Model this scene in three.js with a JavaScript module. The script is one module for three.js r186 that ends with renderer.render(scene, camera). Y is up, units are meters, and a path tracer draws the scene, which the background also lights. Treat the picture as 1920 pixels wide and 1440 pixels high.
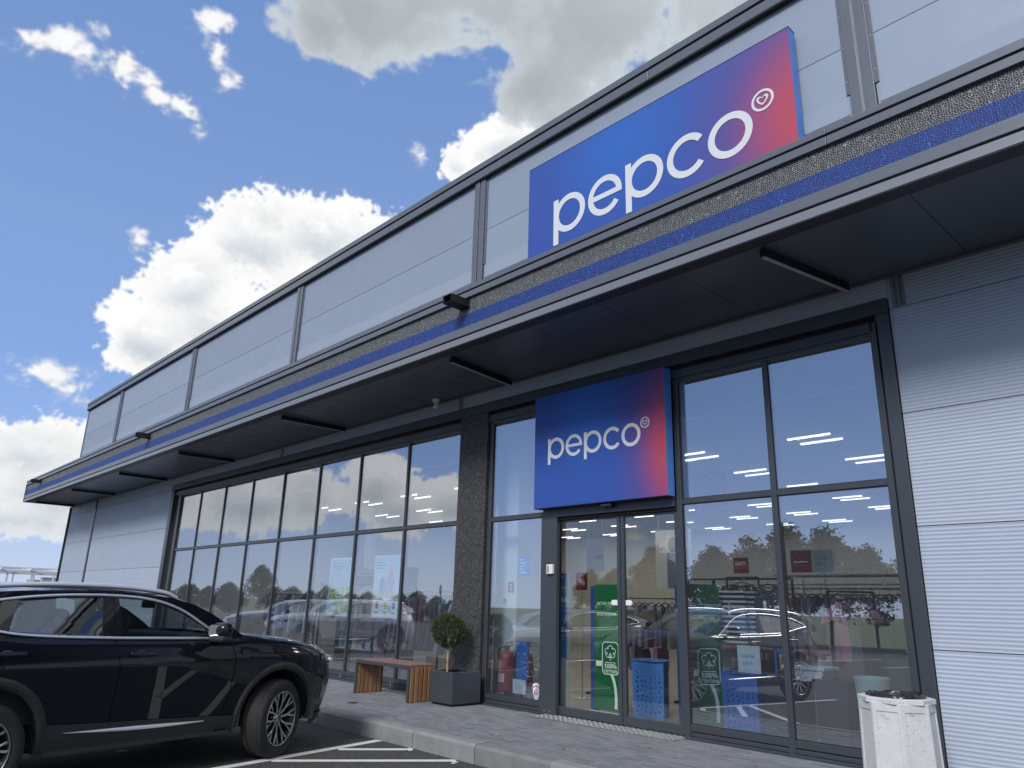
import * as THREE from 'three';
import { mergeGeometries } from 'three/addons/utils/BufferGeometryUtils.js';
import { RoundedBoxGeometry } from 'three/addons/geometries/RoundedBoxGeometry.js';
import { RectAreaLightUniformsLib } from 'three/addons/lights/RectAreaLightUniformsLib.js';

// ------------------------------------------------------------------ camera, sky, sun, exposure
RectAreaLightUniformsLib.init();
const scene = new THREE.Scene();
const D2R = Math.PI / 180;
const camera = new THREE.PerspectiveCamera(54.67, 4 / 3, 0.1, 40000);
camera.position.set(0, 1.45, 7.218);
{
  const yaw = 47.19 * D2R, pitch = 16.676 * D2R, roll = 1.564 * D2R;
  const f = new THREE.Vector3(-Math.sin(yaw) * Math.cos(pitch), Math.sin(pitch), -Math.cos(yaw) * Math.cos(pitch));
  const r = new THREE.Vector3(Math.cos(yaw), 0, -Math.sin(yaw));
  const u = new THREE.Vector3().crossVectors(r, f);
  camera.up.copy(u).multiplyScalar(Math.cos(roll)).addScaledVector(r, -Math.sin(roll));
  camera.lookAt(camera.position.clone().add(f));
}
const renderer = new THREE.WebGLRenderer({ antialias: true });
renderer.toneMapping = THREE.LinearToneMapping;
const EXPOSURE = 1.2;
renderer.toneMappingExposure = EXPOSURE;
renderer.shadowMap.enabled = true;
renderer.shadowMap.type = THREE.PCFSoftShadowMap;

// the sun stands before the shopfront behind thin cloud: a wide, soft source
const SUN = new THREE.Vector3(0.26, 0.60, 0.76).normalize();
const sun = new THREE.DirectionalLight(new THREE.Color().setRGB(1, 0.965, 0.92), 2.6);
sun.position.copy(SUN).multiplyScalar(120); sun.castShadow = true; sun.shadow.radius = 34;
Object.assign(sun.shadow.camera, { left: -60, right: 60, top: 60, bottom: -60, near: 1, far: 300 });
sun.shadow.mapSize.set(4096, 4096);
scene.add(sun);

let seed = 12345;
const rnd = () => { seed = (seed * 1664525 + 1013904223) >>> 0; return seed / 4294967296; };
const rr = (a, b) => a + (b - a) * rnd();
const clamp = (x, a = 0, b = 1) => Math.min(b, Math.max(a, x));
const lerp = (a, b, t) => a + (b - a) * t;
const sstep = (a, b, x) => { const t = clamp((x - a) / (b - a)); return t * t * (3 - 2 * t); };
// value noise
const PERM = new Uint8Array(512); { const p = [...Array(256).keys()]; for (let i = 255; i > 0; i--) { const j = Math.floor(rnd() * (i + 1)); [p[i], p[j]] = [p[j], p[i]]; } for (let i = 0; i < 512; i++) PERM[i] = p[i & 255]; }
const GX = new Float32Array(256), GY = new Float32Array(256), GZ = new Float32Array(256);
for (let i = 0; i < 256; i++) { const a = rnd() * 6.2832, z = rnd() * 2 - 1, s = Math.sqrt(1 - z * z); GX[i] = Math.cos(a) * s; GY[i] = Math.sin(a) * s; GZ[i] = z; }
function noise3(x, y, z) {   // gradient noise, about -0.7..0.7
  const X = Math.floor(x), Y = Math.floor(y), Z = Math.floor(z);
  x -= X; y -= Y; z -= Z;
  const u = x * x * x * (x * (x * 6 - 15) + 10), v = y * y * y * (y * (y * 6 - 15) + 10), w = z * z * z * (z * (z * 6 - 15) + 10);
  const a = PERM[X & 255], b = PERM[(X + 1) & 255], y0 = Y & 255, y1 = (Y + 1) & 255, z0 = Z & 255, z1 = (Z + 1) & 255;
  const a0 = PERM[a + y0], a1 = PERM[a + y1], b0 = PERM[b + y0], b1 = PERM[b + y1];
  const g = (h, dx, dy, dz) => GX[h] * dx + GY[h] * dy + GZ[h] * dz;
  const c000 = g(PERM[a0 + z0], x, y, z), c100 = g(PERM[b0 + z0], x - 1, y, z), c010 = g(PERM[a1 + z0], x, y - 1, z), c110 = g(PERM[b1 + z0], x - 1, y - 1, z);
  const c001 = g(PERM[a0 + z1], x, y, z - 1), c101 = g(PERM[b0 + z1], x - 1, y, z - 1), c011 = g(PERM[a1 + z1], x, y - 1, z - 1), c111 = g(PERM[b1 + z1], x - 1, y - 1, z - 1);
  const l0 = c000 + u * (c100 - c000), l1 = c010 + u * (c110 - c010), m0 = c001 + u * (c101 - c001), m1 = c011 + u * (c111 - c011);
  const k0 = l0 + v * (l1 - l0), k1 = m0 + v * (m1 - m0);
  return k0 + w * (k1 - k0);
}
function fbm(x, y, z, oct) { let s = 0, a = 1; for (let i = 0; i < oct; i++) { s += a * noise3(x, y, z); x *= 2.03; y *= 2.03; z *= 2.03; x += 17.3; z += 5.1; a *= 0.52; } return s; }

// sky: clear air plus clouds, by direction. Azimuth in degrees from -z towards +x.
{
  const SKY = 1 / EXPOSURE, W = 4096, H = 2048, data = new Float32Array(W * H * 4);
  // each puff: azimuth, elevation, half width, half height (degrees), turn, kind (0 cumulus, 1 grey sheet, 2 torn fleece), strength
  const puffs = [
    // fleece high on the left
    [-84.4, 34.6, 2.9, 0.85, 22, 2, 0.95], [-82.0, 34.5, 1.2, 0.9, 0, 2, 0.5], [-79.4, 34.4, 1.1, 1.0, -40, 2, 0.7], [-77.4, 33.7, 1.6, 0.75, -32, 2, 0.95], [-75.2, 33.2, 1.5, 0.55, -20, 2, 0.7], [-73.8, 32.3, 0.8, 0.55, -40, 2, 0.5],
    [-74.2, 38.9, 1.9, 0.75, 12, 2, 0.9], [-73.3, 37.1, 0.9, 1.25, 25, 2, 0.8], [-72.2, 35.8, 0.8, 1.0, 30, 2, 0.55],
    // grey cloud overhead
    [-65.6, 40.6, 3.6, 2.2, 0, 1, 0.8], [-60.5, 42.0, 6.0, 3.4, 0, 1, 1.0], [-50, 45.2, 10, 5.2, 0, 1, 1.2], [-58, 44, 9, 3.4, 0, 1, 1.1], [-40, 42.5, 10, 6.5, 8, 1, 1.2], [-45.5, 38.2, 5.0, 3.0, 0, 1, 0.9], [-28, 43, 10, 6, 0, 1, 1.0], [-55, 50, 10, 5, 0, 1, 0.9],
    [-48.5, 34.8, 4.2, 1.9, 14, 0, 0.95], [-52.8, 32.9, 1.6, 1.2, 0, 0, 0.7], [-43, 36, 4.5, 2.5, 0, 0, 0.9], [-56.1, 33.2, 0.75, 0.5, -20, 2, 0.45],
    // the large cumulus behind the roof
    [-63.2, 26.6, 4.6, 2.9, 6, 0, 1.15], [-68.3, 25.6, 4.4, 3.2, 0, 0, 1.15], [-72.6, 21.6, 3.9, 2.9, 20, 0, 1.1], [-74.6, 17.3, 2.8, 2.2, 0, 0, 0.95], [-60, 22, 9, 4.5, 0, 0, 1.1], [-69, 19, 7.5, 3.4, 0, 0, 1.05], [-54, 26, 6, 3, 0, 0, 1.0],
    [-76.4, 23.9, 0.6, 0.75, 20, 2, 0.5], [-80.6, 14.0, 1.9, 1.0, 0, 2, 0.85], [-78.6, 13.2, 1.2, 0.9, 0, 2, 0.45], [-74.6, 14.1, 1.0, 0.7, 0, 2, 0.5],
    // low bank at the left
    [-80.2, 9.0, 4.6, 2.3, 0, 0, 1.05], [-84.5, 8.2, 4.0, 1.8, 0, 0, 1.0], [-77.5, 6.8, 5, 2.2, 0, 0, 1.0], [-82, 4.6, 6, 1.4, 0, 0, 0.75], [-90, 7.4, 5, 2.4, 0, 0, 0.9],
    // what the shop windows mirror
    [-108, 6.6, 5, 2.2, 0, 0, 0.95], [-114, 7.0, 5, 2.4, 0, 0, 1.05], [-117.6, 7.6, 3.0, 2.4, 0, 0, 1.0], [-122.8, 8.6, 2.6, 2.6, 0, 0, 1.15], [-124.5, 7.0, 3.4, 2.4, 0, 0, 1.05], [-128.6, 7.4, 2.6, 1.9, 0, 0, 1.05], 
    [-142.3, 5.4, 1.4, 0.5, 0, 2, 0.6], [-145, 5.0, 1.0, 0.5, 0, 2, 0.5], [-98, 8, 5, 2.4, 0, 0, 0.9],
  ];
  // the rest of the sky carries the same kind of weather
  for (let i = 0; i < 60; i++) {
    const az = rr(-290, -20), el = 6 + 64 * Math.pow(rnd(), 1.15);
    const seen = (az > -100 && az < -25) || (az > -160 && az < -100 && el < 17) || (az > -190 && az <= -150 && el < 20);
    if (seen) continue;
    const s = lerp(4.5, 12, clamp(el / 55)) * rr(0.6, 1.3);
    for (let k = 0; k < 3; k++) puffs.push([az + rr(-1, 1) * s / Math.cos(el * D2R), el + rr(-0.4, 0.5) * s * 0.5, s * rr(0.8, 1.3) / Math.cos(el * D2R), s * rr(0.4, 0.6), rr(-15, 15), 0, rr(0.9, 1.15)]);
  }
  // rows of puffs that can reach a given elevation
  const pk = puffs.map((p) => ({ az: p[0], el: p[1], ra: p[2], re: p[3], c: Math.cos(p[4] * D2R), s: Math.sin(p[4] * D2R), kind: p[5], st: p[6], R: Math.max(p[2], p[3] * 1.2) * 1.6 + 1 }));
  const field = (az, el, list, n, out) => {
    let eb = 0, es = 0, ef = 0, body = 0;
    for (let i = 0; i < list.length; i++) {
      const p = list[i]; let da = az - p.az; if (da > 180) da -= 360; if (da < -180) da += 360;
      if (da > p.R || da < -p.R) continue;
      const de = el - p.el, x = (da * p.c + de * p.s) / p.ra, y = (-da * p.s + de * p.c) / p.re;
      const v = (1 - Math.sqrt(x * x + y * y)) * p.st; if (v < -1.2) continue;
      const e = Math.exp(6 * v);
      if (p.kind === 1) es += e; else if (p.kind === 2) ef += e; else { eb += e; body += e * y; }
    }
    out[0] = eb ? Math.log(eb) / 6 : -9; out[1] = es ? Math.log(es) / 6 : -9; out[2] = ef ? Math.log(ef) / 6 : -9; out[3] = eb ? body / eb : 0;
  };
  const o = [0, 0, 0, 0], o2 = [0, 0, 0, 0];
  const dir = (az, el) => [Math.sin(az) * Math.cos(el), Math.sin(el), -Math.cos(az) * Math.cos(el)];
  const air = [[0, 0.56, 0.67, 0.85], [4, 0.45, 0.595, 0.89], [9, 0.315, 0.485, 0.87], [16, 0.24, 0.40, 0.76], [24, 0.225, 0.365, 0.69], [34, 0.19, 0.32, 0.635], [45, 0.155, 0.285, 0.60], [65, 0.125, 0.25, 0.56], [90, 0.11, 0.235, 0.54]];
  for (let j = 0; j < H; j++) {
    const elr = ((j + 0.5) / H - 0.5) * Math.PI, el = elr / D2R;
    if (el < -0.2) { for (let i = 0; i < W; i++) { const q = (j * W + i) * 4; data[q] = 0.20; data[q + 1] = 0.22; data[q + 2] = 0.23; data[q + 3] = 1; } continue; }
    const list = pk.filter((p) => Math.abs(p.el - el) < p.re * 2 + p.ra * Math.abs(p.s) + 2.5);
    let a = 0; while (a < air.length - 2 && air[a + 1][0] < el) a++;
    const t = clamp((el - air[a][0]) / (air[a + 1][0] - air[a][0]));
    const ar = lerp(air[a][1], air[a + 1][1], t), ag = lerp(air[a][2], air[a + 1][2], t), ab = lerp(air[a][3], air[a + 1][3], t);
    const cosE = Math.cos(elr), sinE = Math.sin(elr);
    for (let i = 0; i < W; i++) {
      const lon = ((i + 0.5) / W - 0.5) * 2 * Math.PI;       // atan2(z, x)
      const dx = Math.cos(lon) * cosE, dz = Math.sin(lon) * cosE, dy = sinE;
      const az = Math.atan2(dx, -dz) / D2R;
      let r = ar, g = ag, b = ab;
      const sd = dx * SUN.x + dy * SUN.y + dz * SUN.z;
      const glow = 0.10 * Math.pow(clamp(sd), 8) + 0.35 * Math.pow(clamp(sd), 60);
      r += glow; g += glow; b += glow * 0.9;
      field(az, el, list, 0, o);
      if (o[0] > -0.9 || o[1] > -0.8 || o[2] > -0.8) {
        // fleece
        if (o[2] > -0.8) {
          const n = fbm(dx * 30, dy * 52, dz * 30, 6), w1 = fbm(dx * 14 + 5, dy * 14, dz * 14, 3), n2 = fbm(dx * 80 + w1 * 3, dy * 130 + n, dz * 80 - w1 * 3, 5);
          const v = o[2] * 0.85 + n * 0.72 + n2 * 0.42 + 0.10, al = Math.pow(sstep(-0.12, 0.62, v), 1.5) * sstep(-0.8, -0.05, o[2]);
          if (al > 0.004) { const w = 0.80 + 0.15 * sstep(0.1, 0.7, v) + 0.05 * n2; r = lerp(r, w, al); g = lerp(g, w * 1.003, al); b = lerp(b, w * 1.02, al); }
        }
        // cumulus
        if (o[0] > -0.9) {
          const n = fbm(dx * 11, dy * 13 + 9, dz * 11, 4), warp = n * 0.9;
          const f1 = Math.abs(fbm(dx * 26 + warp, dy * 26 + 3, dz * 26 - warp, 4)), bill = 1 - 2.0 * f1, f2 = Math.abs(fbm(dx * 64 - warp, dy * 64, dz * 64 + warp, 4)), b2 = 1 - 2.0 * f2, n2 = fbm(dx * 150, dy * 150, dz * 150, 3);
          const v = o[0] * 1.30 + n * 0.60 + (bill - 0.45) * 0.36 + (b2 - 0.4) * 0.22 + n2 * 0.20 + 0.03;
          const al = sstep(0.0, 0.24, v);
          if (al > 0) {
            const n3 = fbm(dx * 11 + SUN.x * 0.3, dy * 13 + 9 + 0.45, dz * 11 + SUN.z * 0.3, 3), relief = clamp((n3 - n) * 1.2, -0.5, 0.8);
            const inner = sstep(0.15, 0.95, v), under = sstep(-0.25, 0.75, -o[3] + 0.25 * n);
            const deep = sstep(0.55, 1.25, v) * sstep(-0.35, 0.45, -o[3]);
            let w = 1.0 - (0.10 * (1 - bill) + 0.08 * (1 - b2) + 0.20 * relief) * inner * (1 - 0.7 * deep) - 0.12 * under * inner - 0.22 * deep + 0.02 * n2;
            w *= lerp(0.80, 1, sstep(1.5, 12, el)); w = clamp(w, 0.5, 1.04);
            const cool = Math.max(1 - sstep(0.62, 0.95, w), deep);
            r = lerp(r, w * lerp(1.0, 0.90, cool), al); g = lerp(g, w * lerp(1.0, 0.99, cool), al); b = lerp(b, w * lerp(1.0, 1.06, cool), al);
          }
        }
        // grey sheet
        if (o[1] > -0.8) {
          const n = fbm(dx * 7 + 3, dy * 8, dz * 7, 5), n2 = fbm(dx * 28 + n, dy * 34 + 7, dz * 28, 5), n4 = fbm(dx * 4, dy * 5 + 2, dz * 4, 3);
          const v = o[1] * 1.15 + n * 0.66 + n2 * 0.62 + 0.0, al = sstep(-0.06, 0.36, v) * 0.985;
          if (al > 0) {
            const thick = sstep(0.10, 0.95, v), w = lerp(0.68, 0.50, thick) + 0.05 * n2 + 0.15 * n4 + 0.05 * n;
            r = lerp(r, w * 0.90, al); g = lerp(g, w * 0.98, al); b = lerp(b, w * 1.05, al);
          }
        }
      }
      // thin haze low down
      const hz = 0.45 * Math.exp(-Math.max(el, 0) / 2.2);
      r = lerp(r, 0.58, hz); g = lerp(g, 0.67, hz); b = lerp(b, 0.80, hz);
      const q = (j * W + i) * 4; data[q] = r * SKY; data[q + 1] = g * SKY; data[q + 2] = b * SKY; data[q + 3] = 1;
    }
  }
  const sky = new THREE.DataTexture(data, W, H, THREE.RGBAFormat, THREE.FloatType);
  sky.mapping = THREE.EquirectangularReflectionMapping; sky.magFilter = THREE.LinearFilter; sky.minFilter = THREE.LinearFilter; sky.needsUpdate = true;
  scene.background = sky; scene.environment = sky;
}

// ------------------------------------------------------------------ helpers
const used = {};
function numbered(n) { const k = used[n] = (used[n] ?? -1) + 1; return k ? `${n}_${String(k).padStart(3, '0')}` : n; }
function shade(o) { o.traverse((c) => { if (c.isMesh) { c.castShadow = true; c.receiveShadow = true; } }); return o; }
function mesh(name, geo, mat, parent) { const m = new THREE.Mesh(geo, mat); m.name = parent ? name : numbered(name); m.castShadow = m.receiveShadow = true; (parent || scene).add(m); return m; }
function tag(o, label, category, group) { o.userData.label = label; o.userData.category = category; if (group) o.userData.group = group; return o; }
function thing(name, label, category, pos = [0, 0, 0], turn = 0, group) {
  const o = new THREE.Group(); o.name = numbered(name); scene.add(o); o.position.set(...pos); o.rotation.y = turn; return tag(o, label, category, group);
}
function struct(name, geo, mat) { const m = mesh(name, geo, mat); m.userData.kind = 'structure'; return m; }
function sgroup(name) { const g = new THREE.Group(); g.name = numbered(name); g.userData.kind = 'structure'; scene.add(g); return g; }
function part(name, parent) { const g = new THREE.Group(); g.name = name; parent.add(g); return g; }
function copyOf(o, label, pos, turn) { const c = o.clone(); c.name = numbered(o.name.replace(/_\d{3}$/, '')); c.userData = { ...o.userData, label }; c.position.set(...pos); if (turn !== undefined) c.rotation.y = turn; scene.add(c); return c; }
// uv in metres from the dominant side of each face
function muv(g, k = 1, ox = 0, oy = 0) {
  g = g.index ? g.toNonIndexed() : g; const p = g.attributes.position, n = g.attributes.normal, uv = new Float32Array(p.count * 2);
  for (let i = 0; i < p.count; i += 3) {
    let nx = 0, ny = 0, nz = 0; for (let j = 0; j < 3; j++) { nx += Math.abs(n.getX(i + j)); ny += Math.abs(n.getY(i + j)); nz += Math.abs(n.getZ(i + j)); }
    for (let j = 0; j < 3; j++) {
      const x = p.getX(i + j), y = p.getY(i + j), z = p.getZ(i + j);
      const [a, b] = ny >= nx && ny >= nz ? [x, z] : nx >= nz ? [z, y] : [x, y];
      uv[(i + j) * 2] = (a + ox) * k; uv[(i + j) * 2 + 1] = (b + oy) * k;
    }
  }
  g.setAttribute('uv', new THREE.BufferAttribute(uv, 2)); return g;
}
function bx(x0, x1, y0, y1, z0, z1) { const g = new THREE.BoxGeometry(x1 - x0, y1 - y0, z1 - z0); g.translate((x0 + x1) / 2, (y0 + y1) / 2, (z0 + z1) / 2); return g; }
function rbx(x0, x1, y0, y1, z0, z1, r = 0.006, s = 1) { const g = new RoundedBoxGeometry(x1 - x0, y1 - y0, z1 - z0, s, r); g.translate((x0 + x1) / 2, (y0 + y1) / 2, (z0 + z1) / 2); return g; }
const merge = (a) => { const any = a.some((g) => !g.index); return mergeGeometries(a.map((g) => { const h = any && g.index ? g.toNonIndexed() : g; for (const k of Object.keys(h.attributes)) if (!['position', 'normal', 'uv'].includes(k)) h.deleteAttribute(k); return h; })); };
// bar of rectangular section between two points
function bar(a, b, w, h) {
  const A = new THREE.Vector3(...a), B = new THREE.Vector3(...b), L = A.distanceTo(B), g = new THREE.BoxGeometry(w, h, L);
  const m = new THREE.Matrix4().lookAt(A, B, Math.abs(B.clone().sub(A).normalize().y) > 0.95 ? new THREE.Vector3(0, 0, 1) : new THREE.Vector3(0, 1, 0)); m.setPosition(A.add(B).multiplyScalar(0.5)); g.applyMatrix4(m); return g;
}
function tube(pts, r, seg = 24, rad = 8, closed = false) { return new THREE.TubeGeometry(new THREE.CatmullRomCurve3(pts.map((p) => new THREE.Vector3(...p)), closed), seg, r, rad, closed); }
function lathe(pts, seg = 32) { return new THREE.LatheGeometry(pts.map((p) => new THREE.Vector2(...p)), seg); }
function grid(nu, nv, f) {   // f(u, v) -> [x, y, z]
  const pos = [], idx = [], uv = [];
  for (let j = 0; j <= nv; j++) for (let i = 0; i <= nu; i++) { pos.push(...f(i / nu, j / nv)); uv.push(i / nu, j / nv); }
  for (let j = 0; j < nv; j++) for (let i = 0; i < nu; i++) { const a = j * (nu + 1) + i, b = a + 1, c = a + nu + 1, d = c + 1; idx.push(a, b, d, a, d, c); }
  const g = new THREE.BufferGeometry(); g.setAttribute('position', new THREE.Float32BufferAttribute(pos, 3)); g.setAttribute('uv', new THREE.Float32BufferAttribute(uv, 2)); g.setIndex(idx); g.computeVertexNormals(); return g;
}
const flipX = (g) => { g = g.clone(); g.scale(-1, 1, 1); if (g.index) { const a = g.index.array; for (let i = 0; i < a.length; i += 3) { const t = a[i]; a[i] = a[i + 1]; a[i + 1] = t; } } else { for (const k of Object.keys(g.attributes)) { const at = g.attributes[k], s = at.itemSize; for (let i = 0; i < at.count; i += 3) for (let c = 0; c < s; c++) { const t = at.array[i * s + c]; at.array[i * s + c] = at.array[(i + 1) * s + c]; at.array[(i + 1) * s + c] = t; } } } g.computeVertexNormals(); return g; };
function ext(shape, depth, bevel = 0, seg = 12) { return new THREE.ExtrudeGeometry(shape, { depth, bevelEnabled: bevel > 0, bevelThickness: bevel, bevelSize: bevel, bevelOffset: -bevel, bevelSegments: 1, curveSegments: seg }); }
const poly = (pts) => new THREE.Shape(pts.map((p) => new THREE.Vector2(...p)));
// piecewise linear / smooth interpolation through [x, y] pairs
function curve(pts) { return (x) => { if (x <= pts[0][0]) return pts[0][1]; for (let i = 0; i < pts.length - 1; i++) if (x <= pts[i + 1][0]) { const t = (x - pts[i][0]) / (pts[i + 1][0] - pts[i][0]); const m0 = i ? (pts[i + 1][1] - pts[i - 1][1]) / (pts[i + 1][0] - pts[i - 1][0]) : (pts[1][1] - pts[0][1]) / (pts[1][0] - pts[0][0]); const m1 = i < pts.length - 2 ? (pts[i + 2][1] - pts[i][1]) / (pts[i + 2][0] - pts[i][0]) : (pts[i + 1][1] - pts[i][1]) / (pts[i + 1][0] - pts[i][0]); const h = pts[i + 1][0] - pts[i][0], t2 = t * t, t3 = t2 * t; return (2 * t3 - 3 * t2 + 1) * pts[i][1] + (t3 - 2 * t2 + t) * h * m0 + (-2 * t3 + 3 * t2) * pts[i + 1][1] + (t3 - t2) * h * m1; } return pts[pts.length - 1][1]; }; }

// ------------------------------------------------------------------ textures
const toS = (c) => Math.round(255 * clamp(c <= 0.0031308 ? 12.92 * c : 1.055 * Math.pow(c, 1 / 2.4) - 0.055));
function dtex(w, h, f, srgb = true, rep = [1, 1]) {   // f(x, y) -> linear grey or [r, g, b]; for data maps the value is taken as is
  const d = new Uint8Array(w * h * 4);
  for (let y = 0; y < h; y++) for (let x = 0; x < w; x++) { const c = f(x, y), q = (y * w + x) * 4; for (let k = 0; k < 3; k++) { const v = Array.isArray(c) ? c[k] : c; d[q + k] = srgb ? toS(v) : Math.round(255 * clamp(v)); } d[q + 3] = 255; }
  const t = new THREE.DataTexture(d, w, h, THREE.RGBAFormat); t.wrapS = t.wrapT = THREE.RepeatWrapping; t.magFilter = THREE.LinearFilter; t.minFilter = THREE.LinearMipmapLinearFilter; t.generateMipmaps = true; t.colorSpace = srgb ? THREE.SRGBColorSpace : THREE.NoColorSpace; t.repeat.set(...rep); t.needsUpdate = true; return t;
}
// seamless noise on a w x h tile: a torus in noise space is costly, so blend the tile with its shifted self
function tileNoise(w, h, fx, fy, oct, s) { const a = new Float32Array(w * h); for (let y = 0; y < h; y++) for (let x = 0; x < w; x++) { const u = x / w, v = y / h; const n = (x, y) => fbm(x * fx + s, y * fy + s * 1.7, s * 3.1, oct); a[y * w + x] = (n(u, v) * (1 - u) + n(u - 1, v) * u) * (1 - v) + (n(u, v - 1) * (1 - u) + n(u - 1, v - 1) * u) * v; } return a; }
function whiteTile(w, h) { const a = new Float32Array(w * h); for (let i = 0; i < a.length; i++) a[i] = rnd(); return a; }
function voronoi(w, h, nx, ny, jit = 0.9) {  // periodic; gives F1 id and F2 - F1 in cells
  const px = new Float32Array(nx * ny), py = new Float32Array(nx * ny);
  for (let i = 0; i < nx * ny; i++) { px[i] = (i % nx) + 0.5 + (rnd() - 0.5) * jit; py[i] = Math.floor(i / nx) + 0.5 + (rnd() - 0.5) * jit; }
  const id = new Int32Array(w * h), edge = new Float32Array(w * h), f1 = new Float32Array(w * h);
  for (let y = 0; y < h; y++) for (let x = 0; x < w; x++) {
    const cx = (x + 0.5) / w * nx, cy = (y + 0.5) / h * ny, ix = Math.floor(cx), iy = Math.floor(cy); let a = 9, b = 9, k = 0;
    for (let j = -2; j <= 2; j++) for (let i = -2; i <= 2; i++) { const gx = ((ix + i) % nx + nx) % nx, gy = ((iy + j) % ny + ny) % ny, q = gy * nx + gx; const dx = px[q] - gx + ix + i - cx, dy = py[q] - gy + iy + j - cy, d = Math.sqrt(dx * dx + dy * dy); if (d < a) { b = a; a = d; k = q; } else if (d < b) b = d; }
    id[y * w + x] = k; edge[y * w + x] = b - a; f1[y * w + x] = a;
  }
  return { id, edge, f1 };
}
function canvasTex(w, h, draw) { const c = document.createElement('canvas'); c.width = w; c.height = h; const x = c.getContext('2d'); draw(x, w, h); const t = new THREE.CanvasTexture(c); t.colorSpace = THREE.SRGBColorSpace; t.anisotropy = 4; return t; }
const col = (r, g, b) => new THREE.Color().setRGB(r, g, b);
const std = (c, rough = 0.6, metal = 0, more = {}) => new THREE.MeshStandardMaterial({ color: Array.isArray(c) ? col(...c) : c, roughness: rough, metalness: metal, ...more });
const phy = (c, rough, more = {}) => new THREE.MeshPhysicalMaterial({ color: Array.isArray(c) ? col(...c) : c, roughness: rough, ...more });
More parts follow.
